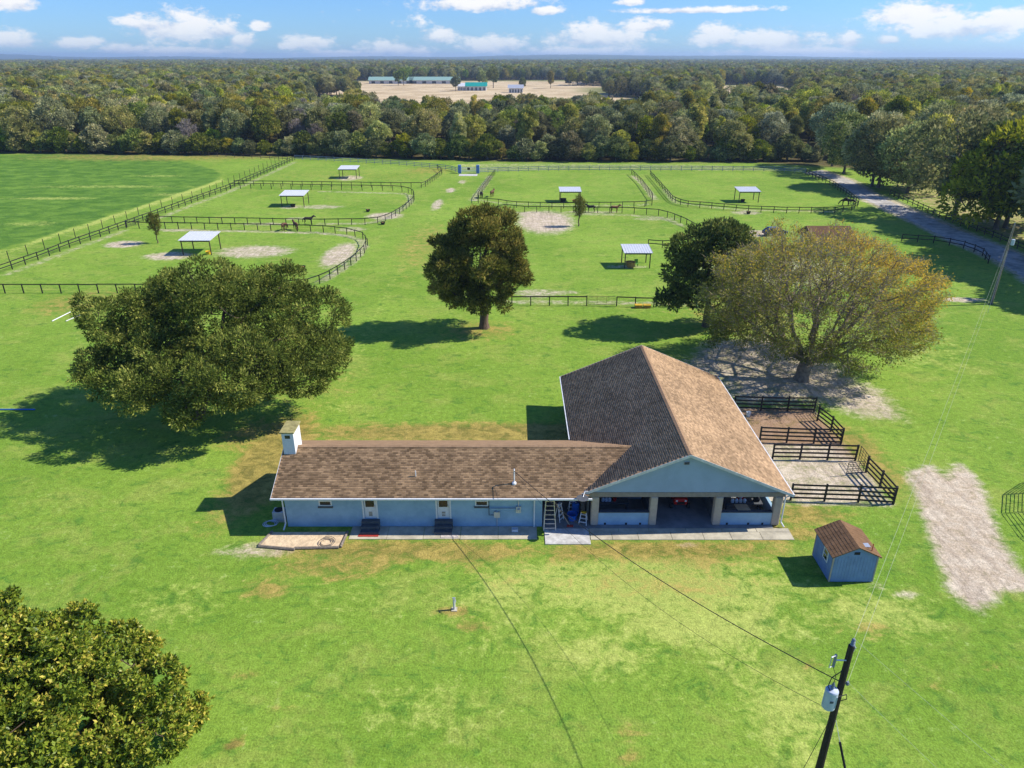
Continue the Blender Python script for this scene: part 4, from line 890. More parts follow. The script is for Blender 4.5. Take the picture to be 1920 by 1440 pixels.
def leaves_on_clumps(rs, cl, n, L0, L1, wr, up=.35, spread=.8, flat=.8, droop=0.0):
    w = cl[:, 6] ** 2; idx = rs.choice(len(cl), n, p=w / w.sum()); c = cl[idx]
    u = rs.normal(size=(n, 3)); u /= np.linalg.norm(u, axis=1, keepdims=True)
    u = u + c[:, 3:6] * .5; u /= np.linalg.norm(u, axis=1, keepdims=True)
    rad = rs.rand(n, 1) ** .45
    off = u * rad * c[:, 6:7] * np.array([1, 1, flat]); C = c[:, :3] + off
    D = u + c[:, 3:6] * .5 + np.array([0, 0, up]) + rs.normal(size=(n, 3)) * spread
    L = rs.uniform(L0, L1, n); V, F = leaf_quads(rs, C, D, L, L * wr * rs.uniform(.7, 1.2, n))
    ct = rs.rand(len(cl))
    tint = np.clip(.5 * ct[idx] + .5 * rs.rand(n), 0, 1)
    return V, F, np.repeat(tint, 4)
def grow(rs, base, trunk_h, targets, step, lean=(0, 0), influence=9.0, kill=1.0, maxit=90, seeds=()):
    # space colonisation: limbs reach for the points of the crown
    N = [np.array(base, float)]; par = [-1]
    k = max(2, int(trunk_h / step))
    for i in range(1, k + 1):
        N.append(np.array([base[0] + lean[0] * i / k + rs.normal() * .04, base[1] + lean[1] * i / k + rs.normal() * .04, base[2] + trunk_h * i / k])); par.append(i - 1)
    tp = len(N) - 1
    for ch in seeds:
        pr = tp
        for q in ch: N.append(np.array(q)); par.append(pr); pr = len(N) - 1
    A = np.array(targets, float)
    for it in range(maxit):
        if len(A) == 0: break
        NN = np.array(N); d2 = ((A[:, None, :] - NN[None]) ** 2).sum(2); near = d2.argmin(1); dm = np.sqrt(d2.min(1))
        inf = influence if (it > 25 or len(seeds)) else 30
        grown = False
        for nd in np.unique(near[dm < inf]):
            sel = (near == nd) & (dm < inf); v = A[sel] - NN[nd]; v /= np.linalg.norm(v, axis=1, keepdims=True); d = v.sum(0) + rs.normal(size=3) * .25
            l = np.linalg.norm(d)
            if l < 1e-6: continue
            new = NN[nd] + d / l * step
            if par[nd] >= 0 and len(N) > 5 and np.min(((np.array(N[-60:]) - new) ** 2).sum(1)) < (step * .25) ** 2: continue
            N.append(new); par.append(int(nd)); grown = True
        NN = np.array(N); d2 = ((A[:, None, :] - NN[None, -400:]) ** 2).sum(2).min(1); A = A[np.sqrt(d2) > kill]
        if not grown: break
    return np.array(N), par
def limbs(N, par, tip, base_r, k=5, expo=2.3):
    n = len(N); w = np.zeros(n); kids = [0] * n
    for i in range(1, n): kids[par[i]] += 1
    for i in range(n - 1, 0, -1):
        if kids[i] == 0: w[i] += tip ** expo
        w[par[i]] += w[i]
    r = w ** (1 / expo); r = r * 1.0; sc = base_r / r[0]; r = np.maximum(tip, r * (sc ** (r / r[0]) if True else 1)); r[0] *= 1.35
    V = np.zeros((n, k, 3)); ref = np.array([.31, .87, .37]); ang = np.arange(k) * 2 * np.pi / k
    for i in range(n):
        d = N[i] - N[par[i]] if par[i] >= 0 else N[1] - N[0]; d /= np.linalg.norm(d) + 1e-9
        a = np.cross(d, ref); a /= np.linalg.norm(a) + 1e-9; b = np.cross(d, a)
        V[i] = N[i] + r[i] * (np.cos(ang)[:, None] * a + np.sin(ang)[:, None] * b)
    F = []
    for i in range(1, n):
        p = par[i]
        for j in range(k): F.append((p * k + j, p * k + (j + 1) % k, i * k + (j + 1) % k, i * k + j))
    return V.reshape(-1, 3), np.array(F)
def make_tree(name, label, loc, lobes, seed, nleaf, L0, L1, wr, lm, trunk_h, base_r, per=60, r0=.9, r1=1.7, up=.35, spread=.8, bark='bark', ntarget=260, step=.7, tip=.03, lean=(0, 0), zmin=-1.0, inset=.35, flat=.8, kill=1.2, cat='tree', lump=(8,)):
    rs = np.random.RandomState(seed); t = thing(name, label, cat, (*loc, 0))
    lobes = lumpy(rs, lobes, *lump)
    cl = clumps_from_lobes(rs, lobes, per, r0, r1, zmin, inset)
    V, F, ti = leaves_on_clumps(rs, cl, nleaf, L0, L1, wr, up, spread, flat)
    tg = cl[:, :3]; tg = tg[rs.choice(len(tg), min(len(tg), ntarget), replace=False)]
    N, par = grow(rs, (0, 0, -.1), trunk_h, tg - cl[rs.choice(len(cl), len(tg)), 3:6] * 0, step, lean, kill=kill)
    TV, TF = limbs(N, par, tip, base_r)
    place('trunk', np_mesh('trunk', TV, TF, M[bark]), t); place('crown', np_mesh('crown', V, F, lm, {'tint': ti}), t)
    return t
M['leaf_live_oak'] = leaf_mat('dark_olive_leaf', S(48, 60, 28), S(112, 126, 54), S(190, 190, 98), .3)
M['leaf_cedar'] = leaf_mat('brown_olive_leaf', S(52, 60, 30), S(130, 130, 58), S(204, 180, 96), .32)
M['leaf_holly'] = leaf_mat('deep_green_leaf', S(50, 62, 34), S(104, 120, 58), S(172, 172, 92), .28)
M['leaf_autumn'] = leaf_mat('bronze_leaf', S(102, 112, 52), S(160, 162, 72), S(230, 192, 76), .38)
M['leaf_magnolia'] = leaf_mat('glossy_magnolia_leaf', S(66, 92, 30), S(140, 156, 48), S(228, 208, 96), .3, 0, .25, .4)

# the big spreading tree on the left
big = [(0,2,9.5,6.5,6.5,5.6),(-7.2,1,7.8,5.2,5.5,5.0),(7.5,1.5,8.2,5.6,5.8,4.8),(-10.2,-1,5.2,3.2,4,2.8),(11.2,0,6.0,3.0,4.2,3.0),(2,-5,6.2,6.0,4.5,3.6),(-5,-5.2,5.0,4.6,3.6,3.0),(-8,5,9.6,3.4,4,3.2),(4,6,10.5,5,4,3.6),(8,-3.2,4.8,4.0,3.8,2.8),(0,-8.2,4.0,3.0,2.4,1.9)]
big = [(a[0] * .80 + 2.2, a[1] * .80 + .6, a[2] * .82 + (.9 if a[2] < 6.5 else .6), a[3] * .80, a[4] * .80, a[5] * .84) for a in big]
make_tree('spreading_tree', 'huge wide dark green tree on the lawn left of the house', (-29.0, 58.0), big, 11, 175000, .17, .38, .36, M['leaf_live_oak'], 2.4, .55, per=120, r0=.35, r1=.9, up=.45, spread=.6, ntarget=240, step=.9, lean=(1.2, .6), inset=.5)
# dense brownish tree in the middle
mid = [(-.3,0,9.6,5.2,5.0,4.6),(-3.8,-.3,7.2,3.4,3.6,3.4),(3.6,.2,8.6,3.3,3.6,3.6),(-1,0,12.4,3.2,3.0,2.6),(2.6,.4,12.4,2.8,2.8,2.2),(-2,-.8,5.0,3.0,2.8,2.4),(1.6,-.6,5.0,2.4,2.4,2.4)]
mid = [(a[0] * .84, a[1] * .84, a[2] * .94, a[3] * .82, a[4] * .82, a[5] * .90) for a in mid]
make_tree('cedar_tree', 'rounded brown green tree alone in the middle of the lawn', (-3.4, 81.7), mid, 23, 62000, .24, .58, .28, M['leaf_cedar'], 2.6, .55, per=105, r0=.35, r1=.9, up=.6, spread=.5, ntarget=170, step=.7, inset=.5, lump=(9, .27, .48, .98))
ced = [(0,0,7.6,4.4,4.2,4.0),(-2.8,-.2,6.0,3.0,3,2.6),(.5,0,10.2,3.0,3,2.0),(3.2,0,9.0,2.6,2.8,2.6),(-3.6,-.3,3.9,2.2,2,1.4),(3,0,5,2.6,2.6,2.2)]
make_tree('leafy_tree', 'dark green leafy tree standing just behind the bronze oak', (23.8, 82.3), ced, 37, 30000, .28, .60, .42, M['leaf_holly'], 3.4, .42, per=90, r0=.35, r1=.9, up=.5, spread=.6, ntarget=130, step=.7, inset=.6)
# the bronze oak with its fan of bare limbs
def oak():
    rs = np.random.RandomState(5); t = thing('oak_tree', 'large half bare oak with bronze leaves behind the barn', 'tree', (29.7, 66.4, 0))
    RAD = np.array([11.6, 9.6, 7.6]); C0 = np.array([1.4, 2.6, 7.4])
    n = 3200; u = rs.normal(size=(n * 3, 3)); u /= np.linalg.norm(u, axis=1, keepdims=True); u = u[u[:, 2] > -.55][:n]
    lump = 1 + .10 * np.sin(u[:, :1] * 7 + 1) * np.cos(u[:, 1:2] * 6) + .06 * np.sin(u[:, 2:3] * 11 + u[:, :1] * 5)
    rad = (1 - .78 * rs.rand(len(u), 1) ** 1.3) * lump; A = C0 + u * rad * RAD
    A = A[A[:, 2] > 2.4]
    seeds = []
    for k in range(13):
        a = k * 2.4 + rs.uniform(-.3, .3); e = R([28, 62, 40, 75, 33, 52, 24, 68, 45, 30, 57, 80, 36][k]); L = rs.uniform(4.5, 6.5)
        seeds.append([np.array([.2, .1, 1.9 + .05 * k]) + np.array([math.cos(a) * math.cos(e), math.sin(a) * math.cos(e), math.sin(e)]) * L * q + rs.normal(size=3) * .10 + np.array([0, 0, -.5 * math.sin(q * 3.14)]) for q in (.12, .24, .36, .48, .6, .72, .84, 1.0)])
    N, par = grow(rs, (0, 0, -.1), 1.9, A, .5, (.2, .1), influence=5.0, kill=.62, maxit=80, seeds=seeds)
    TV, TF = limbs(N, par, .026, .70, k=5, expo=2.35)
    place('trunk', np_mesh('trunk', TV, TF, M['bark_pale']), t)
    rel = (N - C0) / RAD; rr = np.linalg.norm(rel, axis=1)
    tips = N[(rr > .42) & (N[:, 2] > 2.2)]; rt = np.linalg.norm((tips - C0) / RAD, axis=1)
    outw = tips - C0; outw /= np.linalg.norm(outw, axis=1, keepdims=True)
    m = 30000; idx = rs.randint(len(tips), size=m); C = tips[idx] + rs.normal(size=(m, 3)) * .2; D = outw[idx] * .9 + np.array([0, 0, .3]) + rs.normal(size=(m, 3)) * .55
    L = rs.uniform(.4, 1.0, m); V, F = leaf_quads(rs, C, D, L, np.full(m, .032)); tw = place('twigs', np_mesh('twigs', V, F, M['twig']), t); tw['kind'] = 'stuff'
    ww = (.50 + 1.3 * np.clip((np.abs(outw[:, 0]) - .55), 0, 1) + 1.7 * np.clip(.2 - outw[:, 2], 0, 1) + .6 * np.clip(outw[:, 1], 0, 1)) * np.clip((rt - .5) * 2.5, .15, 1); m = 78000; idx = rs.choice(len(tips), m, p=ww / ww.sum())
    C = tips[idx] + rs.normal(size=(m, 3)) * np.array([.4, .4, .32]); D = outw[idx] * .4 + rs.normal(size=(m, 3)) + np.array([0, 0, .1])
    L = rs.uniform(.12, .30, m); V, F = leaf_quads(rs, C, D, L, L * .5); ct = rs.rand(len(tips))
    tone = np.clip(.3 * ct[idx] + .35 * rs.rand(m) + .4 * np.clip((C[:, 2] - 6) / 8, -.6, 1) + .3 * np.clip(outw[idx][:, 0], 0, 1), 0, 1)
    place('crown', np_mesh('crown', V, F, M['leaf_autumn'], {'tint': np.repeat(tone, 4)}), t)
oak()
def magnolia():
    rs = np.random.RandomState(8); loc = (-21.6, 22.0)
    lob = [(0,0,3.8,6.4,6.0,3.2),(-.3,.3,6.3,3.7,3.7,2.4),(-.4,.8,8.5,1.7,1.7,1.5),(3.6,-.4,3.8,3.6,4.0,2.6),(-3.6,0,5.2,3.4,4,2.8),(5.6,.4,2.2,3.0,3.2,2.0),(1.6,2.0,5.4,2.9,2.6,2.2),(-2.8,1.2,7.2,2.2,2.0,1.8)]
    lob = lumpy(rs, [tuple(v * .86 if q != 2 else v * .93 for q, v in enumerate(l)) for l in lob], 8, .26, .46, .92); t = thing('magnolia_tree', 'glossy green magnolia crown filling the bottom left corner', 'tree', (*loc, 0))
    cl = clumps_from_lobes(rs, lob, 210, .30, .66, -.6, .40)
    w = cl[:, 6] ** 2; nros = 30000; idx = rs.choice(len(cl), nros, p=w / w.sum()); c = cl[idx]
    u = rs.normal(size=(nros, 3)); u /= np.linalg.norm(u, axis=1, keepdims=True); u = u + c[:, 3:6] * .8; u /= np.linalg.norm(u, axis=1, keepdims=True)
    C = c[:, :3] + u * (rs.rand(nros, 1) ** .4) * c[:, 6:7]; ax = u * .7 + c[:, 3:6] * .5 + np.array([0, 0, .55]); ax /= np.linalg.norm(ax, axis=1, keepdims=True)
    k = 7; CC = np.repeat(C, k, 0); AX = np.repeat(ax, k, 0); D = AX * .55 + rs.normal(size=CC.shape) * .75     # rosettes of leaves
    L = rs.uniform(.14, .27, len(CC)); V, F = leaf_quads(rs, CC, D, L, L * .48)
    ct = rs.rand(len(cl)); tone = np.clip(.35 * np.repeat(ct[idx], k) + .65 * rs.rand(len(CC)), 0, 1) ** 1.25
    tg = cl[rs.choice(len(cl), 160), :3]; N, par = grow(rs, (0, 0, -.1), 1.6, tg, .6, kill=1.0); TV, TF = limbs(N, par, .02, .35)
    place('trunk', np_mesh('trunk', TV, TF, M['bark']), t); place('crown', np_mesh('crown', V, F, M['leaf_magnolia'], {'tint': np.repeat(tone, 4)}), t)
magnolia()
def sapling(px, py, h, label, seed):
    rs = np.random.RandomState(seed); x, y = G(px, py); t = thing('young_tree', label, 'tree', (x, y, 0))
    u = rs.normal(size=(160, 3)); u /= np.linalg.norm(u, axis=1, keepdims=True); A = np.array([0, 0, h * .62]) + u * np.array([h * .2, h * .2, h * .38]) * rs.rand(160, 1) ** .5
    N, par = grow(rs, (0, 0, -.05), h * .28, A, .35, kill=.35); TV, TF = limbs(N, par, .03, .12, 4); place('trunk', np_mesh('trunk', TV, TF, M['bark']), t)
    idx = rs.randint(len(N), size=3200); sel = N[idx]; sel = sel[sel[:, 2] > h * .25]; m = len(sel)
    V, F = leaf_quads(rs, sel + rs.normal(size=(m, 3)) * .12, rs.normal(size=(m, 3)) + np.array([0, 0, 1.2]), rs.uniform(.2, .5, m), np.full(m, .06))
    place('crown', np_mesh('crown', V, F, M['leaf_cedar'], {'tint': np.full(m * 4, .35)}), t)
sapling(296, 456, 5.8, 'thin bare young tree in the near left paddock', 4)
sapling(1085, 424, 6.2, 'thin bare young tree in the centre paddock near the horses', 6)

# ---- woodland: a set of tree shapes, the nearest as single trees, the rest as one wood
def forest_kind(seed, h, rx, kind):
    rs = np.random.RandomState(seed)
    if kind == 'bare':
        u = rs.normal(size=(260, 3)); u /= np.linalg.norm(u, axis=1, keepdims=True)
        A = np.array([0, 0, h * .62]) + u * np.array([rx, rx, h * .38]) * rs.rand(260, 1) ** .4
        N, par = grow(rs, (0, 0, -.2), h * .3, A, .9, kill=1.0); TV, TF = limbs(N, par, .06, .28, 4)
        n = 3600; idx = rs.randint(len(N), size=n); s = N[idx]; s = s[s[:, 2] > h * .35]; n = len(s)
        V, F = leaf_quads(rs, s + rs.normal(size=(n, 3)) * .2, rs.normal(size=(n, 3)) + np.array([0, 0, 1.]), rs.uniform(.8, 1.9, n), np.full(n, .10)); ti = np.repeat(rs.rand(n), 4)
        return TV, TF, V, F, ti
    lobes = []
    nl = rs.randint(7, 11) + (6 if kind == 'low' else 0)
    for i in range(nl):
        a = rs.uniform(0, 6.28); q = rs.uniform(.15, .72); z = h * (rs.uniform(.3, .65) if kind == 'shrub' else rs.uniform(.3, .8) if kind == 'low' else rs.uniform(.42, .82))
        rr = rx * rs.uniform(.38, .62); lobes.append((rx * q * math.cos(a), rx * q * math.sin(a), z, rr, rr, min(rr * rs.uniform(.7, 1.1), (h - z))))
    lobes.append((0, 0, h * .72, rx * .6, rx * .6, h * .28))
    if kind == 'tall': lobes = [(l[0] * .6, l[1] * .6, l[2] * 1.05, l[3] * .8, l[4] * .8, l[5] * 1.2) for l in lobes]
    cl = clumps_from_lobes(rs, lobes, 42, .7, 1.5, -.9, .45)
    V, F, ti = leaves_on_clumps(rs, cl, 9000, .4, .9, .5, .4, .7)
    tg = cl[rs.choice(len(cl), 28), :3]; N, par = grow(rs, (0, 0, -.2), h * .3, tg, 1.2, kill=1.6); TV, TF = limbs(N, par, .07, .34, 5)
    return TV, TF, V, F, ti
FM = [leaf_mat('woodland_leaf_dark', S(58, 74, 38), S(122, 138, 62), S(192, 192, 100), .3, .05), leaf_mat('woodland_leaf_olive', S(74, 86, 38), S(154, 158, 68), S(224, 212, 106), .3, .05),
      leaf_mat('woodland_leaf_yellow', S(98, 110, 40), S(166, 170, 66), S(226, 214, 100), .35, .05), leaf_mat('woodland_leaf_grey', S(78, 90, 54), S(150, 156, 98), S(210, 206, 142), .3, .04),
      leaf_mat('bare_twig', S(110, 100, 92), S(142, 132, 122), S(170, 160, 148), .1, .02)]
KINDS = [('oak', 15.5, 6.2, 0), ('oak', 17.0, 6.8, 1), ('oak', 13.5, 5.6, 3), ('tall', 17.0, 4.6, 1), ('tall', 16.0, 4.4, 2), ('bare', 14.5, 4.6, 4), ('shrub', 8.0, 4.6, 0), ('oak', 16.0, 6.4, 3), ('oak', 14.5, 5.8, 2), ('shrub', 9.5, 4.6, 1), ('low', 15.0, 7.4, 0), ('low', 14.0, 7.0, 1)]
KLAB = ['dark green rounded oak in the woodland belt', 'broad olive green oak in the woodland belt', 'low grey green tree in the woodland belt', 'tall narrow olive tree in the woodland belt', 'tall yellow green tree in the woodland belt',
        'leafless grey tree among the green woodland trees', 'dark bushy shrub tree at the foot of the woods', 'mossy grey green oak in the woodland belt', 'yellowish rounded tree in the woodland belt', 'olive bushy shrub tree at the foot of the woods', 'low spreading dark oak', 'low spreading olive oak']
KW = [.20, .18, .12, .12, .08, .05, .0, .13, .12, .0]
FK = []; src = bpy.data.collections.new('woodland_shapes')
for i, (k, h, rx, mi) in enumerate(KINDS):
    TV, TF, V, F, ti = forest_kind(100 + i, h, rx, k)
    tm = np_mesh('trunk', TV, TF, M['bare'] if k == 'bare' else M['bark_far']); cm = np_mesh('crown', V, F, FM[mi], {'tint': ti}); FK.append((tm, cm))
    both = np_mesh('woodland_tree', np.concatenate([V, TV]), np.concatenate([F, TF + len(V)]), FM[mi], {'tint': np.concatenate([ti, np.full(len(TV), .2)])})
    both.materials.append(M['bark_far']); mi_ = np.zeros(len(F) + len(TF), np.int32); mi_[len(F):] = 1; both.polygons.foreach_set('material_index', mi_)
    src.objects.link(bpy.data.objects.new('woodland_tree', both))

def woods():
    rs = np.random.RandomState(77); pts = []
    edge = lambda x: np.interp(x, [-400,-190,-70,0,75,98], [268,264,252,240,237,238])
    sp = 8.2
    for gy in np.arange(236, 640, sp):
        for gx in np.arange(-520, 560, sp):
            x, y = gx + rs.uniform(-.42, .42) * sp, gy + rs.uniform(-.42, .42) * sp
            if abs(x / y) > .80 or y < edge(x) + rs.uniform(0, 2): continue
            if x > 98: continue
            a = x / y
            if -.262 < a < .18 and y > 372 + 26 * math.sin(x * .05): continue
            if .25 < a < .37 and y > 385 + 25 * math.sin(x * .06): continue
            front = y < edge(x) + 8
            k = rs.choice(len(KW), p=KW) if not (front and rs.rand() < .55) else rs.choice([6, 9])
            pts.append((x, y, k, rs.uniform(.66, .98) * (.92 if -.27 < a < .3 else 1.0), rs.uniform(0, 6.28)))
    for x in np.arange(-230, 100, 4.6):               # bushy skirt of the woods
        x += rs.uniform(-1.5, 1.5); pts.append((x, edge(x) - rs.uniform(0, 3), rs.choice([6, 9, 6]), rs.uniform(.55, 1.0), rs.uniform(0, 6.28)))
    # right-hand woods that follow the gravel drive
    dr = [(98, 246), (99, 225), (108, 196), (112, 170), (118, 150), (123, 128), (131, 112)]
    for gy in np.arange(96, 640, sp * 1.02):
        for gx in np.arange(96, 560, sp * 1.02):
            x, y = gx + rs.uniform(-.42, .42) * sp, gy + rs.uniform(-.42, .42) * sp
            if x / y > .92: continue
            lim = np.interp(y, [112, 128, 150, 170, 196, 225, 246, 700], [139, 131, 124, 120, 116, 108, 99, 98]) + 6
            if x < lim: continue
            if .25 < x / y < .37 and y > 385 + 25 * math.sin(x * .06): continue
            if x < lim + 14 and y < 175 and rs.rand() < .4: continue
            k = rs.choice(len(KW), p=KW); pts.append((x, y, k, rs.uniform(.75, 1.05), rs.uniform(0, 6.28)))
    return pts
WP = woods()
WP.sort(key=lambda p: math.hypot(p[0], p[1]) + (0 if abs(p[0] / p[1]) < .8 else 400))
# hand-placed oaks along the drive
DRIVE_TREES = [(1582,326,10,.85),(1646,352,11,.95),(1634,350,7,.9),(1788,404,10,1.05),(1866,430,11,1.1),(1884,427,10,1.0),(1700,362,11,.9),(1735,352,8,.95),(1560,312,7,.9),(1925,420,10,1.05),(1965,452,0,1.1),(2030,468,1,1.15),(2010,500,7,1.15),(2100,520,0,1.1),(2085,480,1,1.1),(2150,555,7,1.05)]
for n, (px, py, k, s) in enumerate(DRIVE_TREES):
    x, y = G(px, py)
    lab = (['first oak right of the far end of the gravel drive', 'right one of two oaks by the bend of the drive', 'left one of two oaks by the bend of the drive', 'oak with forked trunk beyond the drive fence', 'left one of two big oaks beside the drive at the right edge', 'right one of two big oaks beside the drive at the right edge', 'oak set back behind the drive fence in the dry grass', 'yellowish oak set back behind the drive fence', 'mossy oak beside the end of the grey board fence', 'broad oak cut by the right edge of the picture'] + ['oak standing beyond the right edge, shading the gravel drive'] * 6)[n]
    t = thing('oak_tree', lab, 'tree', (x, y, 0), 'oaks shading the drive from beyond the right edge' if n > 9 else None); t.rotation_euler[2] = n * 1.3; s *= 1.22; t.scale = (s, s, s)
    place('trunk', FK[k][0], t); place('crown', FK[k][1], t)
near, rest = WP[:290], WP[290:]
for (x, y, k, s, rz) in near:
    t = thing('woodland_tree', KLAB[k], 'tree', (x, y, 0), 'woodland trees: ' + KLAB[k]); t.rotation_euler[2] = rz; t.scale = (s, s, s * (1 if k not in (6, 9) else .9))
    place('trunk', FK[k][0], t); place('crown', FK[k][1], t)
# everything farther: one wood, scattered over its points
rs = np.random.RandomState(41); far = [(x, y, k, s) for (x, y, k, s, _) in rest]
def far_ok(x, y):
    a = x / y
    lo, hi = -.255 + .035 * math.sin(y * .021) + .02 * math.sin(y * .05), .13 + .05 * math.sin(y * .017 + 1) + .02 * math.sin(y * .06)
    if lo < a < hi and y < 1120 + 30 * math.sin(x * .01): return rs.rand() < .003 and y > 620
    if .25 + .02 * math.sin(y * .03) < a < .37 + .02 * math.sin(y * .04) and y < 930: return False
    return True
y = 640.0
while y < 4200:
    sp = 8.5 * (1 + max(0, y - 700) / 1500)
    for x in np.arange(-.82 * y, .82 * y, sp):
        X, Y = x + rs.uniform(-.45, .45) * sp, y + rs.uniform(-.45, .45) * sp
        if far_ok(X, Y): far.append((X, Y, rs.choice([0, 0, 1, 2, 7, 7, 8, 3, 5], p=[.2, .16, .2, .12, .1, .1, .05, .05, .02]), rs.uniform(.7, 1.1) * (1 + .12 * max(0, sp / 8.5 - 1))))
    y += sp
far = np.array(far)
def scatter(name, pts, coll, label, cat):
    me = bpy.data.meshes.new(name); me.vertices.add(len(pts))
    co = np.zeros((len(pts), 3), np.float32); co[:, :2] = pts[:, :2]; me.vertices.foreach_set('co', co.ravel())
    a = me.attributes.new('pick', 'INT', 'POINT'); a.data.foreach_set('value', pts[:, 2].astype(np.int32))
    b = me.attributes.new('size', 'FLOAT', 'POINT'); b.data.foreach_set('value', pts[:, 3].astype(np.float32))
    o = place(name, me, None); tag(o, label, cat, kind='stuff')
    ng = bpy.data.node_groups.new(name, 'GeometryNodeTree'); ng.interface.new_socket('Geometry', in_out='INPUT', socket_type='NodeSocketGeometry'); ng.interface.new_socket('Geometry', in_out='OUTPUT', socket_type='NodeSocketGeometry')
    N = ng.nodes; gi = N.new('NodeGroupInput'); go = N.new('NodeGroupOutput'); m2p = N.new('GeometryNodeMeshToPoints'); iop = N.new('GeometryNodeInstanceOnPoints'); ci = N.new('GeometryNodeCollectionInfo')
    ci.inputs['Collection'].default_value = coll; ci.inputs['Separate Children'].default_value = True; ci.inputs['Reset Children'].default_value = True
    def named(n, t): nd = N.new('GeometryNodeInputNamedAttribute'); nd.data_type = t; nd.inputs['Name'].default_value = n; return nd.outputs['Attribute']
    rv = N.new('FunctionNodeRandomValue'); rv.data_type = 'FLOAT_VECTOR'; rv.inputs[0].default_value = (0, 0, 0); rv.inputs[1].default_value = (0, 0, 6.283)
    L = ng.links.new; L(gi.outputs[0], m2p.inputs[0]); L(m2p.outputs[0], iop.inputs['Points']); L(ci.outputs[0], iop.inputs['Instance']); iop.inputs['Pick Instance'].default_value = True
    L(named('pick', 'INT'), iop.inputs['Instance Index']); L(rv.outputs[0], iop.inputs['Rotation']); L(named('size', 'FLOAT'), iop.inputs['Scale']); L(iop.outputs[0], go.inputs[0])
    md = o.modifiers.new('scatter', 'NODES'); md.node_group = ng; return o
scatter('woodland', far, src, 'distant green woods stretching to the horizon', 'woods')
def canopy():                                         # woods too far to tell trees apart
    rs = np.random.RandomState(2); V = []; rows = np.concatenate([np.arange(3900, 6000, 60), np.arange(6000, 11000, 140)]); cols = 420
    for y in rows:
        for j in range(cols):
            a = -.9 + 1.8 * j / (cols - 1); x = a * y
            hill = 0 if y < 5000 else ((math.sin(x / 1900 + 1.0) * .5 + .5) * 14 * min(1, (y - 5000) / 4000) + (math.sin(x / 700) * .5 + .5) * 7 * min(1, max(0, (y - 6000)) / 4000))
            ridge = 34 * max(0, (y - 7500) / 3000) * (1.15 if x < 0 else .8) * (.6 + .4 * math.sin(x / 1500 + .4) + .25 * math.sin(x / 420))
            V.append((x + rs.uniform(-4, 4), y, 8 + rs.uniform(0, 9) + hill + ridge))
    n = len(rows); F = [(r * cols + j, r * cols + j + 1, (r + 1) * cols + j + 1, (r + 1) * cols + j) for r in range(n - 1) for j in range(cols - 1)]
    m = mat('far_canopy', S(74, 88, 56), 1.0, .35, .02, spec=0.0); o = place('far_woods', np_mesh('far_woods', V, F, m), None); tag(o, 'hazy far woods on the low hills of the skyline', 'woods', kind='stuff')
canopy()

# ------------------------------------------------------------------ animals
def horse(px, py, yaw, coat, label, graze=False, s=1.0):
    x, y = G(px, py)
    hd = [(1.14, 0, 1.66), (1.32, 0, 1.56), (1.52, 0, 1.34)] if not graze else [(1.25, 0, .72), (1.38, 0, .46), (1.42, 0, .16)]
    nk = [(.66, 0, 1.30), (.92, 0, 1.50)] if not graze else [(.72, 0, 1.20), (1.02, 0, .98)]
    V = [(-.68, 0, 1.28), (-.30, 0, 1.22), (.12, 0, 1.2), (.48, 0, 1.22)] + nk + hd; Rr = [.27, .30, .30, .27, .21, .17, .13, .11, .07]
    E = [(i, i + 1) for i in range(len(V) - 1)]
    def chain(start, pts, rad):
        pr = start
        for p, r in zip(pts, rad): V.append(p); Rr.append(r); E.append((pr, len(V) - 1)); pr = len(V) - 1
    for sy in (-1, 1):
        chain(0, [(-.66, sy * .17, .98), (-.56, sy * .17, .78), (-.74, sy * .17, .52), (-.70, sy * .17, .16), (-.64, sy * .17, .0)], [.17, .11, .07, .05, .065])
        chain(3, [(.52, sy * .16, .92), (.50, sy * .16, .56), (.49, sy * .16, .18), (.53, sy * .16, .0)], [.12, .075, .05, .065])
    chain(0, [(-.98, 0, 1.22), (-1.08, 0, .9), (-1.06, 0, .5)], [.06, .075, .04])
    e = len(V); h0 = 4 + len(nk)
    chain(h0, [(hd[0][0] - .02, .07, hd[0][2] + .18)], [.025]); chain(h0, [(hd[0][0] - .02, -.07, hd[0][2] + .18)], [.025])
    me = bpy.data.meshes.new('body'); me.from_pydata(V, E, []); me.materials.append(M[coat])
    t = thing('horse', label, 'horse', (x, y, 0)); o = place('body', me, t)
    sk = o.modifiers.new('skin', 'SKIN'); sk.use_smooth_shade = True; ss = o.modifiers.new('sub', 'SUBSURF'); ss.levels = ss.render_levels = 1
    if not me.skin_vertices: me.skin_vertices
    bm = bmesh.new(); bm.from_mesh(me); ly = bm.verts.layers.skin.verify(); bm.verts.ensure_lookup_table()
    for i, v in enumerate(bm.verts): v[ly].radius = (Rr[i], Rr[i]); v[ly].use_root = (i == 1)
    bm.to_mesh(me); bm.free()
    a, b = Vector(nk[0]), Vector(hd[0]); d = Vector((-.13, 0, .13)) if not graze else Vector((-.02, 0, .17))
    MB().poly([a + d, b + d, b + d * .2, a + d * .3], (0, .05, 0)).build('mane', 'rubber', t).location = (0, 0, 0)
    for c in t.children:
        if c.name.startswith('mane'):
            for v in c.data.vertices: v.co += Vector((x, y, 0)) + Vector((0, -.025, 0))
    t.rotation_euler[2] = yaw; t.scale = (s, s, s)
horse(1152, 399, 0.1, 'horse_tan', 'tan horse standing by the fence of the centre paddock', False)
horse(1108, 398, 2.9, 'horse_dark', 'dark horse behind the bare young tree in the centre paddock', False)
horse(923, 369, 1.2, 'horse_brown', 'bay horse standing in the far middle paddock corner', False)
horse(903, 371, 1.7, 'horse_dark', 'dark horse at the fence left of the bay horse', True)
horse(534, 432, 1.4, 'horse_brown', 'brown horse seen from behind at the near left paddock fence', True)
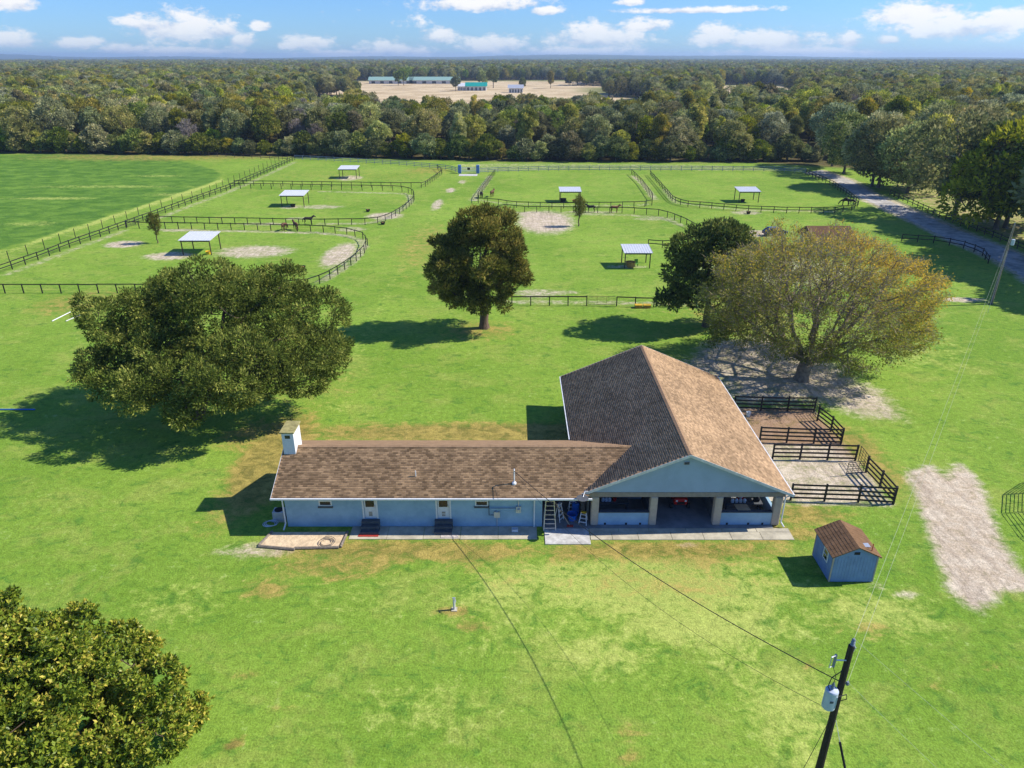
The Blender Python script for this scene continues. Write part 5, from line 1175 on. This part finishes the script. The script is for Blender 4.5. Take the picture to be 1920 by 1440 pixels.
horse(555, 431, 2.2, 'horse_brown', 'brown horse in the middle of the three by the left fence', False)
horse(579, 421, 0.3, 'horse_dark', 'dark horse rightmost of the three by the left fence', False)
horse(1584, 385, 3.0, 'horse_dark', 'left black horse in the shade by the far right paddock corner', True)
horse(1594, 386, 2.6, 'horse_dark', 'right black horse in the shade by the far right paddock corner', False)

# ------------------------------------------------------------------ house and car behind the oak, farm buildings beyond the woods
hb = thing('bungalow', 'cream bungalow with dark brown roof hidden behind the bronze oak', 'house', (55, 120, 0))
B(50.2, 56.4, 116.6, 123.4, 0, 2.3).build('wall', 'house_wall', hb)
MB().poly([(49.6, 115.9, 2.32), (49.6, 124.1, 2.32), (49.6, 120, 4.25)], (7.4, 0, 0)).build('roof', 'house_roof', hb)
for wx in (51.6, 54):
    f = wall_grid(MB(), wx - .6, wx + .6, 1.0, 2.2, 116.54, 116.6, [(wx - .5, wx + .5, 1.1, 2.1)]).build('window', 'white', hb); B(wx - .5, wx + .5, 116.57, 116.59, 1.1, 2.1).build('pane', 'glass', f)
B(55.2, 56.1, 116.52, 116.59, .05, 2.1).build('door', 'white', hb)
MB().tube([(55, 121, 3.5), (55, 121, 4.4)], .08, 8).build('vent_pipe', 'galv', hb)
def car(px, py, yaw):
    x, y = G(px, py); t = thing('parked_car', 'dark blue car parked beyond the bronze oak', 'car', (x, y, 0)); t.location = (0, 0, 0)
    prof = [(-2.2, .35), (2.2, .35), (2.25, .75), (1.3, .95), (.7, 1.45), (-1.3, 1.5), (-2.0, 1.0), (-2.25, .9)]
    MB().poly([(a, -.85, z) for a, z in prof], (0, 1.7, 0)).build('body', 'car_paint', t, bevel=.08)
    for s in (-1, 1):
        MB().poly([(1.1, s * .862, .98), (.65, s * .862, 1.38), (-1.2, s * .862, 1.42), (-1.7, s * .862, 1.02)], (0, s * .01, 0)).build('side_window', 'glass', t)
        for wx in (-1.4, 1.4): w = MB().tube([(wx, s * .78, .33), (wx, s * .9, .33)], .33, 16).build('wheel', 'rubber', t); MB().tube([(wx, s * .901, .33), (wx, s * .915, .33)], .2, 12).build('rim', 'galv', w)
        B(2.2, 2.27, s * .6 - .18, s * .6 + .18, .62, .76).build('headlight', 'alum', t)
    MB().poly([(1.27, -.7, .99), (1.27, .7, .99), (.74, .62, 1.42), (.74, -.62, 1.42)], (.03, 0, .02)).build('windscreen', 'glass', t)
    t.location = (x, y, 0); t.rotation_euler[2] = yaw
car(1452, 441, .25)
def farm(name, label, px, py, w, d, h, r, roof, wall, cat='barn'):
    x, y = G(px, py); t = thing(name, label, cat, (x, y, 0))
    B(x, x + w, y, y + d, 0, h).build('wall', wall, t)
    MB().poly([(x - 1, y - 1, h + .02), (x - 1, y + d + 1, h + .02), (x - 1, y + d / 2, h + r)], (w + 2, 0, 0)).build('roof', roof, t)
    for k in range(5): B(x + w * (k + .3) / 5, x + w * (k + .7) / 5, y - .2, y - .05, .2, h * .75).build('door', 'step', t)
farm('stable_block', 'long pale green roofed stable block on the far straw pasture, left half', 692, 157, 55, 14, 4, 4, 'green_roof', 'offwhite')
farm('stable_block', 'long pale green roofed stable block on the far straw pasture, right half', 768, 157, 62, 14, 4, 4, 'green_roof', 'offwhite')
farm('teal_barn', 'barn with bright teal roof among the far pasture trees', 874, 170, 20, 11, 4, 3.6, 'teal_roof', 'offwhite')
farm('white_barn', 'small white gabled barn left of the teal roofed barn', 858, 170, 8, 9, 4, 3.0, 'roof_white', 'white')
farm('grey_barn', 'small grey barn right of the teal roofed barn', 954, 174, 13, 9, 4, 3.0, 'galv', 'offwhite')
farm('white_house', 'white roofed house half hidden in the woods at the right', 1840, 186, 16, 10, 4, 3.0, 'roof_white', 'house_wall', 'house')
for n, (px, py, k, s, lab) in enumerate([(757, 160, 0, 1.2, 'lone dark tree in front of the long far stable block'), (925, 165, 0, 1.35, 'dark round tree behind the teal roofed barn'), (905, 160, 2, 1.2, 'grey green tree left behind the teal roofed barn')]):
    x, y = G(px, py); t = thing('oak_tree', lab, 'tree', (x, y, 0)); t.scale = (s, s, s); place('trunk', FK[k][0], t); place('crown', FK[k][1], t)

# ------------------------------------------------------------------ the air
hz = B(-14500, 14500, -300, 14600, -6, 95).build('haze', None); tag(hz, kind='stuff')
hm_ = bpy.data.materials.new('haze_air'); hm_.use_nodes = True; T = NT(hm_.node_tree)
pvn = T.n('ShaderNodeVolumePrincipled'); pvn.inputs['Color'].default_value = (0.56, 0.75, 1.0, 1); pvn.inputs['Density'].default_value = 1.2e-4; pvn.inputs['Anisotropy'].default_value = 0.2
ho = T.n('ShaderNodeOutputMaterial'); T.l(pvn.outputs[0], ho.inputs['Volume']); hz.data.materials.append(hm_)
